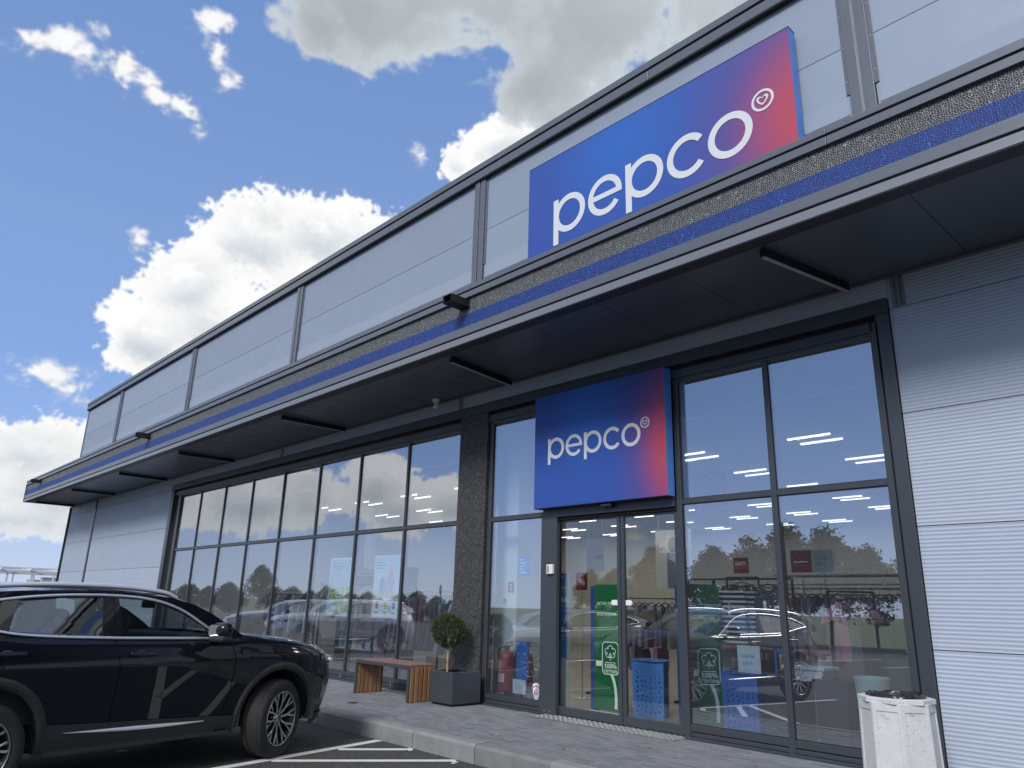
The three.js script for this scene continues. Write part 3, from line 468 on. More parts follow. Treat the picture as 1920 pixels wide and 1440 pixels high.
  // mosaic pier between the shopfronts
  mesh('pier', muv(bx(-8.94, -8.29, PY, 4.284, -0.2, 0.012)), M.pebble, shop);
  // sliding door
  const dj = part('door_frame', shop); mesh('jamb', merge([rbx(-7.128, -6.842, PY, 2.62, -0.055, 0.006), rbx(-7.128, -6.96, PY, 2.62, -0.22, -0.056)]), M.frame, dj); mesh('header', rbx(-7.10, -4.99, 2.60, 2.72, -0.22, 0.008), M.frame, dj); mesh('upper_infill', bx(-7.1, -4.99, 2.721, 4.13, -0.16, -0.07), M.frameDark, dj); mesh('track', bx(-6.95, -4.99, 2.565, 2.599, -0.2, -0.03), M.gasket, dj);
  for (const x of [-7.03, -6.94]) { const c = new THREE.CylinderGeometry(0.014, 0.014, 0.008, 10); c.rotateX(Math.PI / 2); c.translate(x, PY + 0.045, 0.01); mesh('bolt', c, M.steel, dj); }
  for (const [a, b, z] of [[-6.945, -5.80, -0.085], [-5.875, -4.995, -0.085]]) {
    const l = part('door_leaf', shop), s = 0.05, first = a < -6; const A = a, B = first ? -5.845 : b, A2 = first ? A : -5.835;
    mesh('glass_pane', bx(A2 + s - 0.012, B - s + 0.012, PY + 0.10, 2.56, z - 0.004, z + 0.004), M.doorGlass, l);
    mesh('stile', rbx(A2, A2 + s, PY + 0.012, 2.563, z - 0.025, z + 0.025), M.frame, l); mesh('stile', rbx(B - s, B, PY + 0.012, 2.563, z - 0.025, z + 0.025), M.frame, l); mesh('rail', rbx(A2 + s, B - s, PY + 0.012, PY + 0.115, z - 0.022, z + 0.022), M.frame, l); mesh('rail', rbx(A2 + s, B - s, 2.535, 2.563, z - 0.022, z + 0.022), M.frame, l);
    const ay = 1.53, ax = first ? B - 0.11 : A2 + 0.10, dirx = first ? -1 : 1; const sh = poly([[-0.045, -0.03], [0.03, -0.03], [0.055, 0], [0.03, 0.03], [-0.045, 0.03]]); const g = ext(sh, 0.002); g.scale(dirx, 1, 1); g.translate(ax, ay, z + 0.005); mesh('arrow_sticker', dirx < 0 ? flipX(flipX(g)) : g, M.white, l);
  }
}
{ // checker plate at the door
  const t = thing('threshold_plate', 'bright aluminium checker plate on the ground at the sliding door', 'metal plate');
  mesh('plate', rbx(-7.02, -4.93, PY + 0.002, PY + 0.008, -0.05, 0.27, 0.002), M.plate, t);
  const bars = []; for (let i = 0; i < 52; i++) for (let j = 0; j < 8; j++) { const g = new THREE.BoxGeometry(0.03, 0.005, 0.007); g.rotateY((i + j) % 2 ? 0.78 : -0.78); g.translate(-7.0 + i * 0.04, PY + 0.0105, -0.03 + j * 0.0385); bars.push(g); }
  const m = mesh('raised_bars', merge(bars), M.plate, t); m.userData.kind = 'stuff';
}
// fittings on the building
{
  const sp = (x, label) => { const t = thing('overflow_spout', label, 'spout', [x, 0, 0], 0, 'spouts on the canopy edge'); const w = 0.17, h = 0.105, k = 0.006; mesh('duct', merge([rbx(-w / 2, w / 2, 5.13 + h - k, 5.13 + h, 1.55, 1.90, 0.002), rbx(-w / 2, w / 2, 5.13, 5.13 + k, 1.55, 1.90, 0.002), rbx(-w / 2, -w / 2 + k, 5.13 + k, 5.13 + h - k, 1.55, 1.90, 0.002), rbx(w / 2 - k, w / 2, 5.13 + k, 5.13 + h - k, 1.55, 1.90, 0.002)]), M.blackMetal, t); mesh('collar', merge([bx(-w / 2 - 0.012, w / 2 + 0.012, 5.13 + h, 5.145 + h, 1.585, 1.60), bx(-w / 2 - 0.012, w / 2 + 0.012, 5.115, 5.13, 1.585, 1.60)]), M.blackMetal, t); };
  sp(-7.0, 'black square spout on the lattice band, nearest the large sign'); sp(-18.98, 'black square spout midway along the blue canopy band'); sp(-30.0, 'black square spout near the far end of the canopy');
  const names = ['farthest, at the end of the canopy', 'second from the far end of the canopy', 'third from the far end of the canopy', 'above the far end of the long window', 'above the middle of the long window', 'nearest the white dome camera', 'nearest, beside the corner of the window casing'];
  [[-31.3, -31.42], [-26.52, -26.58], [-21.78, -21.86], [-17.44, -17.38], [-12.4, -12.35], [-7.52, -7.72], [-2.98, -2.76]].forEach(([a, b], i) => {
    const t = thing('canopy_light', `black linear lamp under the canopy, ${names[i]}`, 'lamp', [0, 0, 0], 0, 'linear lamps under the canopy');
    mesh('housing', merge([bar([a, 4.612, 1.38], [b, 4.612, 0.10], 0.055, 0.075)]), M.blackMetal, t); mesh('diffuser', bar([a, 4.571, 1.37], [b, 4.571, 0.11], 0.04, 0.006), std([0.32, 0.33, 0.34], 0.4), t);
    mesh('mounting_clip', merge([bar([a, 4.655, 1.2], [a, 4.655, 1.16], 0.03, 0.015), bar([b, 4.655, 0.3], [b, 4.655, 0.26], 0.03, 0.015)]), M.steel, t);
  });
  const c = thing('dome_camera', 'white dome camera hanging under the canopy above the pier', 'security camera', [-9.42, 4.66, 0.17]);
  mesh('mount', lathe([[0, 0], [0.062, 0], [0.064, -0.012], [0.052, -0.05], [0.05, -0.06], [0, -0.06]], 24), M.white, c); mesh('dome', lathe([[0.047, -0.06], [0.05, -0.075], [0.05, -0.1], [0.043, -0.13], [0.025, -0.15], [0, -0.157]], 24), M.offwhite, c); { const g = new THREE.CylinderGeometry(0.018, 0.02, 0.012, 16); g.rotateX(Math.PI / 2); g.translate(0.0, -0.1, 0.048); mesh('lens', g, M.piano, c); }
  const b = thing('alarm_box', 'small white box fixed to the dark jamb left of the sliding door', 'sensor box', [-6.93, 1.93, 0.007]); mesh('box', rbx(-0.055, 0.055, -0.06, 0.06, 0, 0.045, 0.008, 2), M.white, b); mesh('printed_panel', bx(-0.04, -0.005, -0.045, 0.045, 0.0452, 0.047), std([0.25, 0.26, 0.27], 0.5), b); mesh('slot', bx(0.01, 0.042, -0.02, 0.02, 0.0452, 0.0465), M.offwhite, b);
  const d = thing('door_sensor', 'black motion sensor under the small sign above the sliding door', 'sensor', [-5.95, 2.685, 0.01]); mesh('body', rbx(-0.09, 0.09, -0.03, 0.03, 0, 0.07, 0.02, 2), M.piano, d); mesh('bracket', bx(-0.05, 0.05, 0.03, 0.036, 0, 0.06), M.blackMetal, d);
  const s = thing('shield_sticker', 'white shield sticker with red emblem low on the pane beside the extinguisher', 'sticker', [-7.24, 0.405, -0.0585]); { const sh = new THREE.Shape(); sh.moveTo(-0.062, 0.09); sh.quadraticCurveTo(0, 0.13, 0.062, 0.09); sh.quadraticCurveTo(0.075, -0.02, 0, -0.125); sh.quadraticCurveTo(-0.075, -0.02, -0.062, 0.09); mesh('shield', ext(sh, 0.001), M.white, s); const r = std([0.35, 0.03, 0.07], 0.5); const e = []; for (const k of [-1, 1]) { const h = new THREE.Shape(); h.moveTo(k * 0.006, -0.04); h.quadraticCurveTo(k * 0.045, -0.01, k * 0.04, 0.03); h.quadraticCurveTo(k * 0.02, 0.0, k * 0.006, -0.01); const g = new THREE.ShapeGeometry(h); e.push(k < 0 ? g : g); } const dot = new THREE.CircleGeometry(0.011, 12); dot.translate(0, 0.03, 0); const mm = merge([...e, dot]); mm.translate(0, 0, 0.0018); mesh('emblem', mm, new THREE.MeshStandardMaterial({ color: r.color, roughness: 0.5, side: THREE.DoubleSide }), s); const arc = new THREE.RingGeometry(0.052, 0.066, 20, 1, 0.5, Math.PI - 1.0); arc.translate(0, 0.018, 0.0018); mesh('lettering_band', arc, r, s); }
}
// signs
{
  const grad = (flip) => dtex(512, 256, (x, y) => {
    const u = x / 511, v = y / 255;   // v up
    const dR = Math.hypot((u - 1.05) * 2.5, (v - 0.40) * 0.9), red = sstep(0.72, 0.10, dR), dC = Math.hypot((u - 0.42) * 1.9, (v - 0.80) * 1.1), cy = sstep(0.75, 0.0, dC);
    let c = [0.020, 0.068, 0.33]; const mixc = (k, t) => { c = c.map((q, i) => lerp(q, k[i], t)); };
    mixc([0.012, 0.105, 0.44], cy); mixc([0.10, 0.048, 0.21], sstep(1.15, 0.45, dR) * 0.7); mixc([0.40, 0.045, 0.08], red); return c;
  });
  const gm = grad(), face = std([1, 1, 1], 0.62, 0, { map: gm }), side = std([0.06, 0.21, 0.62], 0.45), cap = std([0.012, 0.012, 0.05], 0.5), wh = std([0.58, 0.61, 0.66], 0.55);
  const ring = (cx, cy, R, t, a0 = 0, a1 = Math.PI * 2) => { const s = new THREE.Shape(); if (a1 - a0 > 6.28) { s.absarc(cx, cy, R, 0, Math.PI * 2, false); const h = new THREE.Path(); h.absarc(cx, cy, R - t, 0, Math.PI * 2, true); s.holes.push(h); } else { s.absarc(cx, cy, R, a0, a1, false); s.absarc(cx, cy, R - t, a1, a0, true); } return s; };
  function sign(o) {
    const t = thing('shop_sign', o.label, 'sign', [o.x0, o.y0, o.zb]);
    const W = o.x1 - o.x0, H = o.y1 - o.y0, d = o.zf - o.zb;
    mesh('box_side', merge([bx(0, 0.008, 0.004, H - 0.004, 0, d), bx(W - 0.008, W, 0.004, H - 0.004, 0, d)]), side, t); mesh('box_cap', bx(-0.004, W + 0.004, H - 0.003, H + 0.006, -0.002, d + 0.003), cap, t); mesh('box_bottom', bx(0, W, -0.002, 0.003, 0, d), cap, t); mesh('box_back', bx(0.01, W - 0.01, 0.01, H - 0.01, 0.001, d - 0.01), M.frameDark, t);
    const pg = new THREE.PlaneGeometry(W - 0.004, H - 0.008); pg.translate(W / 2, H / 2, d + 0.0005); const fp = mesh('face_panel', pg, face, t);
    for (let k = 0; k < 4; k++) for (const xx of [W]) { const g = new THREE.CylinderGeometry(0.006, 0.006, 0.004, 8); g.rotateZ(Math.PI / 2); g.translate(xx + 0.001, H * (0.12 + 0.25 * k), d * 0.5); mesh('rivet', g, M.frameDark, t); }
    // lettering: one x-height is o.D
    const Dm = o.D, st = 0.155 * Dm, R = Dm / 2, z = d + 0.001, th = o.th, ox = o.tx, oy = o.ty;   // ox, oy: left of first stem, base line, in the sign's axes
    const L = (shapes, name) => mesh(name, merge(shapes.map((s) => { const g = ext(s, th, 0, 40); return g; }).map((g, i) => (i ? g.scale(1, 1, 1.07) : g))).translate(0, 0, z), wh, t);
    const glyphP = (x) => L([ring(x + R + 0.0, oy + R, R, st), poly([[x - 0.02 * Dm, oy - 0.235 * Dm], [x + st * 0.92, oy - 0.235 * Dm], [x + st * 0.92, oy + Dm * 0.985], [x - 0.02 * Dm, oy + Dm * 0.985]])], 'letter_p');
    glyphP(ox);
    { const cx = ox + 1.62 * Dm - 0.02 * Dm, cy = oy + R, a = Math.asin(st * 0.42 / R); L([ring(cx, cy, R, st * 0.97, -a, Math.PI * 2 - 0.62), poly([[cx - R + st * 0.5, cy - st * 0.42], [cx + R - 0.005 * Dm, cy - st * 0.42], [cx + R - 0.02 * Dm, cy + st * 0.42], [cx - R + st * 0.5, cy + st * 0.42]])], 'letter_e'); }
    glyphP(ox + 2.23 * Dm);
    L([ring(ox + 3.83 * Dm, oy + R, R, st, 0.66, Math.PI * 2 - 0.66)], 'letter_c');
    L([ring(ox + 4.84 * Dm, oy + R, R * 1.0, st)], 'letter_o');
    const ex = ox + 5.58 * Dm, ey = oy + 0.92 * Dm, er = 0.235 * Dm; const heart = (s) => { const h = new THREE.Shape(); h.moveTo(ex, ey - 0.62 * s); h.bezierCurveTo(ex - 0.9 * s, ey - 0.05 * s, ex - 0.75 * s, ey + 0.6 * s, ex - 0.36 * s, ey + 0.55 * s); h.bezierCurveTo(ex - 0.15 * s, ey + 0.52 * s, ex, ey + 0.35 * s, ex, ey + 0.26 * s); h.bezierCurveTo(ex, ey + 0.35 * s, ex + 0.15 * s, ey + 0.52 * s, ex + 0.36 * s, ey + 0.55 * s); h.bezierCurveTo(ex + 0.75 * s, ey + 0.6 * s, ex + 0.9 * s, ey - 0.05 * s, ex, ey - 0.62 * s); return h; };
    const ho = heart(er * 0.78); const hi = heart(er * 0.50); ho.holes.push(new THREE.Path(hi.getPoints(12))); L([ring(ex, ey, er, er * 0.22), ho], 'heart_emblem');
    return t;
  }
  sign({ label: 'large blue and red wall sign with white lettering above the canopy', x0: -7.305, x1: -3.055, y0: 6.02, y1: 7.948, zb: 0.05, zf: 0.2, D: 0.596, th: 0.006, tx: -6.757 + 7.305, ty: 6.603 - 6.02 });
  sign({ label: 'small blue and red box sign with white lettering above the sliding door', x0: -7.132, x1: -4.972, y0: 2.71, y1: 4.252, zb: 0.01, zf: 0.15, D: 0.288, th: 0.003, tx: -6.870 + 7.132, ty: 3.346 - 2.71 });
}
// ------------------------------------------------------------------ cars
// Own axes: origin on the ground under the middle of the front axle, z towards the rear, x to the right-hand side of the car.
const wheelGeo = (() => {
  const R = 0.352, w = 0.115, prof = [[0.238, -w + 0.012], [0.262, -w], [0.305, -w - 0.004], [0.333, -w + 0.008], [0.345, -w + 0.026], [R, -w + 0.05], [R, -0.052], [R - 0.009, -0.048], [R - 0.009, -0.038], [R, -0.034], [R + 0.001, 0], [R, 0.034], [R - 0.009, 0.038], [R - 0.009, 0.048], [R, 0.052], [R, w - 0.05], [0.345, w - 0.026], [0.333, w - 0.008], [0.305, w + 0.004], [0.262, w], [0.238, w - 0.012]];
  const tyre = lathe(prof, 56); tyre.rotateZ(-Math.PI / 2);
  const blocks = []; for (let i = 0; i < 84; i++) for (const s of [-1, 1]) { const g = new THREE.BoxGeometry(0.034, 0.004, 0.0215); g.translate(s * (w - 0.056), R - 0.0006, 0); g.rotateX(i / 84 * Math.PI * 2 + (s > 0 ? 0.05 : 0)); blocks.push(g); }
  const rim = lathe([[0.205, 0.02], [0.222, 0.075], [0.233, w - 0.012], [0.243, w - 0.002], [0.247, w - 0.006], [0.246, w - 0.02], [0.238, 0.03], [0.225, -0.05], [0.238, -w + 0.012]], 48); rim.rotateZ(-Math.PI / 2);
  const lip = new THREE.TorusGeometry(0.240, 0.0055, 8, 56); lip.rotateY(Math.PI / 2); lip.translate(w - 0.006, 0, 0);
  // ten forked spokes with bright faces over dark flanks
  const faceSh = new THREE.Shape(); faceSh.moveTo(-0.011, 0.045); faceSh.lineTo(-0.010, 0.13); faceSh.lineTo(-0.040, 0.222); faceSh.lineTo(-0.022, 0.236); faceSh.lineTo(-0.004, 0.16); faceSh.lineTo(0.004, 0.16); faceSh.lineTo(0.022, 0.236); faceSh.lineTo(0.040, 0.222); faceSh.lineTo(0.010, 0.13); faceSh.lineTo(0.011, 0.045);
  const sf = ext(faceSh, 0.004, 0.001), sb = ext(faceSh, 0.035);
  const place = (g, z) => { g = g.clone(); g.rotateY(Math.PI / 2); g.translate(z, 0, 0); return g; };
  const faces = [], flanks = []; const bend = (g) => { const p = g.attributes.position; for (let i = 0; i < p.count; i++) { const r = Math.hypot(p.getY(i), p.getZ(i)); p.setX(i, p.getX(i) - 0.03 * (1 - sstep(0.05, 0.2, r))); } g.computeVertexNormals(); return g; };
  for (let i = 0; i < 10; i++) { const a = i / 10 * Math.PI * 2 + 0.1; const f = bend(place(sf, w - 0.016)); f.rotateX(a); faces.push(f); const b = bend(place(sb, w - 0.053)); b.scale(1, 0.985, 0.985); b.rotateX(a); flanks.push(b); }
  const hub = lathe([[0, w - 0.028], [0.03, w - 0.03], [0.034, w - 0.034], [0.058, w - 0.044], [0.062, w - 0.06], [0.05, 0.02]], 24); hub.rotateZ(-Math.PI / 2);
  const cap = lathe([[0, w - 0.024], [0.022, w - 0.0245], [0.026, w - 0.03]], 20); cap.rotateZ(-Math.PI / 2);
  const nuts = []; for (let i = 0; i < 5; i++) { const g = new THREE.CylinderGeometry(0.008, 0.008, 0.016, 6); g.rotateZ(Math.PI / 2); g.translate(w - 0.04, 0.046 * Math.cos(i * 1.2566), 0.046 * Math.sin(i * 1.2566)); nuts.push(g); }
  const disc = lathe([[0.06, 0.01], [0.165, 0.012], [0.165, -0.012], [0.06, -0.01]], 36); disc.rotateZ(-Math.PI / 2);
  return { tyre: merge([muv(tyre), ...blocks.map((g) => muv(g))]), rim: merge([rim]), lip, faces: merge(faces), flanks: merge(flanks), hub, cap, nuts: merge(nuts), disc };
})();
function addWheel(car, x, z, steer = 0) {
  const w = part('wheel', car); w.position.set(x, 0.352, z); w.rotation.y = (x > 0 ? 0 : Math.PI) + steer; w.rotation.order = 'YXZ'; w.rotation.x = 0.35;
  mesh('tyre', wheelGeo.tyre, M.rubber, w); mesh('rim', wheelGeo.rim, M.alloyDark, w); mesh('rim_lip', wheelGeo.lip, M.alloy, w); mesh('spokes', wheelGeo.faces, M.alloy, w); mesh('spoke_flanks', wheelGeo.flanks, M.alloyDark, w); mesh('hub', wheelGeo.hub, M.alloy, w); mesh('hub_cap', wheelGeo.cap, M.piano, w); mesh('wheel_nuts', wheelGeo.nuts, M.alloyDark, w); mesh('brake_disc', wheelGeo.disc, M.disc, w);
}
function buildCar(label, pos, turn, paint, o = {}) {
  const car = thing('parked_car', label, 'car', pos, turn, 'cars parked in front of the shop');
  const hs = o.h ?? 1, WB = 2.6, ZC = 1.15, NF = 4.4;
  const yt = curve([[-0.93, 0.90], [-0.85, 0.925], [-0.7, 0.962], [-0.44, 1.012], [0.1, 1.072], [0.5, 1.095], [0.68, 1.088], [1.71, 1.112], [2.31, 1.135], [2.58, 1.165], [2.95, 1.20], [3.5, 1.21]]);
  const wy = curve([[0.2, 0.815], [0.3, 0.842], [0.38, 0.860], [0.45, 0.872], [0.56, 0.887], [0.7, 0.904], [0.86, 0.921], [0.93, 0.926], [0.965, 0.918], [1.02, 0.905], [1.12, 0.885], [1.25, 0.87]]);
  const lf = curve([[0.2, 1.93], [0.3, 2.0], [0.45, 2.06], [0.6, 2.085], [0.75, 2.08], [0.86, 2.03], [0.92, 1.98], [1.0, 1.9], [1.1, 1.8]]);
  const lr = curve([[0.2, 2.1], [0.35, 2.28], [0.55, 2.36], [0.8, 2.34], [1.0, 2.28], [1.2, 2.2]]);
  // point of the body side: s in z for the sides; top edge rolls inwards
  const edge = (y, top) => { const r = 0.055, d = y - (top - r); return d > 0 ? 0.05 * (1 - Math.sqrt(Math.max(0, 1 - (d / r) * (d / r)))) : 0; };
  const sideX = (z, y, front = true) => { const L = z < ZC ? lf(y) : lr(y), q = clamp(Math.abs(z - ZC) / L); const n = z < ZC ? NF : 6; return wy(y) * Math.pow(Math.max(0, 1 - Math.pow(q, n)), 1 / n); };
  const P = (z, y) => { const top = yt(z); return [sideX(z, y) - edge(y, top), y * hs, z]; };
  const AR = 0.445, arch = (z, c) => { const d = Math.abs(z - c); return d < AR ? 0.375 + Math.sqrt(AR * AR - d * d) : 0; };
  const bottom = (z) => Math.max(0.30, arch(z, 0), arch(z, WB));
  // a panel between two curves z0(y), z1(y)
  const panel = (z0, z1, nu, nv, yb = bottom, topOff = 0) => grid(nu, nv, (u, v) => { const zm = lerp(z0(0.7), z1(0.7), u), a = yb(zm), b = yt(zm) - topOff, y = lerp(a, b, 1 - Math.pow(1 - v, 1.25)); return P(lerp(z0(y), z1(y), u), y); });
  const gA = curve([[0.3, 0.66], [0.4, 0.632], [0.6, 0.585], [0.75, 0.568], [0.96, 0.578], [1.06, 0.63], [1.12, 0.66]]), gB = curve([[0.3, 1.64], [0.5, 1.65], [0.88, 1.655], [1.0, 1.68], [1.12, 1.705]]), gC = curve([[0.3, 2.157], [0.5, 2.172], [0.6, 2.218], [0.7, 2.30], [0.78, 2.42], [0.84, 2.51], [0.95, 2.6], [1.15, 2.66]]);
  const off = (f, d) => (y) => f(y) + d, kz = (v) => () => v;
  const both = (name, g, mat) => { mesh(name, g, mat, car); mesh(name, flipX(g), mat, car); };
  const gFront = curve([[0.3, -0.52], [0.6, -0.55], [0.75, -0.6], [0.85, -0.66], [1.0, -0.70]]);
  both('front_wing', panel(gFront, off(gA, -0.004), 60, 26), paint);
  both('front_door', panel(off(gA, 0.004), off(gB, -0.003), 40, 26, kz(0.36)), paint);
  both('rear_door', panel(off(gB, 0.003), off(gC, -0.004), 36, 30, kz(0.36)), paint);
  both('rear_wing', panel(off(gC, 0.004), kz(3.42), 60, 26), paint);
  // nose and tail: round the outline from the side to the middle
  const round = (dirz, zs, y0, y1, inset = 0, n = 30, nv = 18) => grid(n, nv, (u, v) => { const zt = zs, y = lerp(y0, typeof y1 === 'function' ? y1(u) : y1, v); const L = (dirz < 0 ? lf(y) : lr(y)), nn = dirz < 0 ? NF : 6; const q0 = clamp(Math.abs(zt(y) - ZC) / L), a0 = Math.asin(Math.pow(q0, nn / 2)), a = lerp(a0, Math.PI / 2, u); const x = wy(y) * Math.pow(Math.max(0, Math.cos(a)), 2 / nn), z = ZC + dirz * L * Math.pow(Math.sin(a), 2 / nn); return [Math.max(0, x - edge(y, dirz < 0 ? 0.93 : 1.21) - inset * 0.5), y * hs, z - dirz * inset]; });
  const noseTop = (u) => lerp(0.958, 0.925, sstep(0, 0.5, u));
  both('front_bumper', round(-1, off(gFront, -0.003), 0.34, noseTop), paint); both('front_spoiler', round(-1, kz(-0.5), 0.235, 0.338, -0.012, 30, 4), M.plastic);
  both('tailgate', round(1, kz(3.423), 0.36, 1.205), paint); both('rear_skirt', round(1, kz(3.4), 0.24, 0.358, -0.012, 20, 4), M.plastic);
  // dark front end: grille, lamps
  both('grille', grid(12, 8, (u, v) => { const y = lerp(0.52, 0.80, v), x = lerp(0.0, 0.44, u) * lerp(0.85, 1, v); const L = lf(y), q = Math.pow(Math.max(0, 1 - Math.pow(x / wy(y), NF)), 1 / NF); return [x, y * hs, ZC - L * q - 0.006]; }), M.piano);
  both('headlamp', grid(16, 8, (u, v) => { const zz = lerp(-0.545, -0.90, Math.pow(u, 0.8)), y = lerp(lerp(0.862, 0.80, u), lerp(0.925, 0.885, u), v), L = lf(y), q = clamp((ZC - zz) / L); const x = wy(y) * Math.pow(Math.max(0.02, 1 - Math.pow(q, NF)), 1 / NF); return [x + 0.006, y * hs, zz - 0.006]; }), M.piano);
  both('headlamp_lens', grid(16, 8, (u, v) => { const zz = lerp(-0.54, -0.905, Math.pow(u, 0.8)), y = lerp(lerp(0.858, 0.795, u), lerp(0.930, 0.89, u), v), L = lf(y), q = clamp((ZC - zz) / L); const x = wy(y) * Math.pow(Math.max(0.02, 1 - Math.pow(q, NF)), 1 / NF); return [x + 0.02, y * hs, zz - 0.012]; }), M.lens);
  both('daytime_lamp', tube([[0.80, 0.90 * hs, -0.62], [0.74, 0.885 * hs, -0.72], [0.66, 0.87 * hs, -0.80], [0.6, 0.86 * hs, -0.85]], 0.009, 16, 6), M.white);
  both('lamp_unit', (() => { const g = new THREE.SphereGeometry(0.034, 16, 10); g.scale(1, 1, 0.6); g.translate(0.70, 0.85 * hs, -0.755); return g; })(), M.chrome);
  both('side_intake', grid(8, 8, (u, v) => { const zz = lerp(-0.62, -0.80, u), y = lerp(0.48, 0.70, v), L = lf(y), q = clamp((ZC - zz) / L); const x = wy(y) * Math.pow(Math.max(0.02, 1 - Math.pow(q, NF)), 1 / NF); return [x + 0.004 - 0.0 * u, y * hs, zz - 0.003]; }), M.piano);
  both('tail_lamp', grid(8, 6, (u, v) => { const y = lerp(0.86, 1.02, v), a = lerp(1.2, 1.45, u), L = lr(y); return [wy(y) * Math.pow(Math.cos(a), 1 / 3) + 0.008, y * hs, ZC + L * Math.pow(Math.sin(a), 1 / 3) + 0.006]; }), M.red);
  // bonnet
  const hx = (z) => Math.max(0, sideX(z, yt(z)) - 0.05 - 0.004);
  mesh('bonnet', grid(28, 36, (u, v) => { const z = lerp(-0.885, 0.56, v), xe = hx(z), k = u * 2 - 1; const crown = 0.055 * (1 - k * k) + 0.012 * sstep(0.6, 0.75, Math.abs(k)) * (1 - sstep(0.88, 1, Math.abs(k))); const noseDrop = -0.03 * Math.pow(1 - v, 6) * (1 - 0); return [k * xe, (yt(z) + 0.002 + crown * sstep(-0.9, -0.2, z) + noseDrop) * hs, z - 0.0 + 0.0 * k]; }), paint, car);
  // greenhouse: a leaning plane on each side
  const gy0 = 1.075, gx = (y) => 0.868 - 0.36 * (y - gy0);
  const roofY = curve([[0.9, 1.345], [1.05, 1.40], [1.2, 1.437], [1.42, 1.465], [1.72, 1.478], [2.2, 1.475], [2.6, 1.448], [3.05, 1.385], [3.4, 1.31]]);
  const aOut = [[0.40, 1.085], [0.58, 1.20], [0.78, 1.315], [0.97, 1.395], [1.18, 1.447]];           // windscreen edge in (z, y)
  const winF = [[0.73, 1.108], [1.62, 1.126], [1.665, 1.43], [1.45, 1.42], [1.27, 1.385], [1.08, 1.315], [0.9, 1.215]];
  const winR = [[1.80, 1.132], [2.30, 1.150], [2.49, 1.175], [2.465, 1.30], [2.43, 1.395], [2.1, 1.425], [1.79, 1.432]];
  const winQ = [[2.60, 1.205], [2.98, 1.24], [2.93, 1.30], [2.60, 1.375], [2.555, 1.375]];
  const map = (g, dx) => { const p = g.attributes.position; for (let i = 0; i < p.count; i++) { const z = p.getX(i), y = p.getY(i), d = p.getZ(i); const bow = 0.035 * Math.pow((z - 1.7) / 1.4, 2); p.setXYZ(i, gx(y) - bow + dx + d, y * hs, z); } g.computeVertexNormals(); return g; };
  const sideSh = poly([[0.40, 1.07], ...aOut, [1.42, 1.462], [1.72, 1.484], [2.2, 1.481], [2.6, 1.454], [3.05, 1.39], [3.3, 1.30], [3.36, 1.17], [2.58, 1.13], [1.7, 1.08]]);
  for (const w of [winF, winR, winQ]) sideSh.holes.push(new THREE.Path(w.map((p) => new THREE.Vector2(...p))));
  const flipT = (g) => { g = g.index ? g.toNonIndexed() : g; const a = g.attributes.position.array; for (let i = 0; i < a.length; i += 9) for (let c = 0; c < 3; c++) { const t = a[i + c]; a[i + c] = a[i + 3 + c]; a[i + 3 + c] = t; } g.computeVertexNormals(); return g; };
  const frameG = flipT(map(ext(sideSh, 0.02), -0.02)); both('side_frame', frameG, paint);
  const pillar = (pts) => flipT(map(ext(poly(pts), 0.004), -0.001)); both('door_pillar', pillar([[1.625, 1.118], [1.702, 1.12], [1.702, 1.442], [1.668, 1.44]]), M.piano); both('door_pillar', pillar([[1.712, 1.12], [1.795, 1.122], [1.785, 1.442], [1.712, 1.442]]), M.piano); both('rear_pillar', pillar([[2.495, 1.165], [2.595, 1.195], [2.55, 1.385], [2.435, 1.405], [2.47, 1.30]]), M.piano);
  const paneG = (pts) => flipT(map(ext(poly(pts), 0.004), -0.012)); both('front_side_window', paneG(winF), M.carGlass); both('rear_side_window', paneG(winR), M.carGlass); both('quarter_window', paneG(winQ), M.carGlass);
  const path = (pts, dx) => pts.map(([z, y]) => [gx(y) - 0.035 * Math.pow((z - 1.7) / 1.4, 2) + dx, y * hs, z]);
  both('window_trim', tube(path([[0.66, 1.09], [0.72, 1.12], [0.90, 1.232], [1.07, 1.332], [1.26, 1.402], [1.45, 1.437], [1.70, 1.452], [2.1, 1.446], [2.45, 1.415], [2.75, 1.36], [2.97, 1.285], [3.02, 1.245]], 0.007), 0.0115, 70, 6), M.chrome);
  both('belt_trim', tube([...path([[0.645, 1.087], [0.8, 1.098], [1.2, 1.108], [1.7, 1.117], [2.2, 1.135], [2.45, 1.155], [2.62, 1.185], [2.85, 1.222], [3.02, 1.245]], 0.013)], 0.013, 60, 6), M.chrome);
  // roof, windscreen, rear window
  const roofX = (z) => gx(roofY(z)) - 0.035 * Math.pow((z - 1.7) / 1.4, 2) - 0.004;
  mesh('roof', grid(24, 30, (u, v) => { const z = lerp(1.12, 3.28, v), k = u * 2 - 1, zz = z - 0.12 * (1 - k * k) * (1 - v); const e = roofX(z); return [k * e, (roofY(z) + 0.006 + 0.036 * (1 - Math.pow(Math.abs(k), 2.6))) * hs, zz]; }), paint, car);
  const aZ = curve(aOut.map(([z, y]) => [y, z]));
  mesh('windscreen', grid(20, 14, (u, v) => { const y = lerp(1.085, 1.44, v), k = u * 2 - 1, e = gx(y) - 0.035 * Math.pow((aZ(y) - 1.7) / 1.4, 2) - 0.02; return [k * e, (y + 0.05 * (1 - k * k) * v) * hs, aZ(y) - 0.16 * (1 - k * k) + 0.02]; }), M.carGlass, car);
  mesh('rear_window', grid(16, 10, (u, v) => { const y = lerp(1.17, 1.33, v), k = u * 2 - 1, e = gx(y) - 0.1; return [k * e, y * hs, lerp(3.40, 3.26, v) + 0.05 * (1 - k * k)]; }), M.carGlass, car);
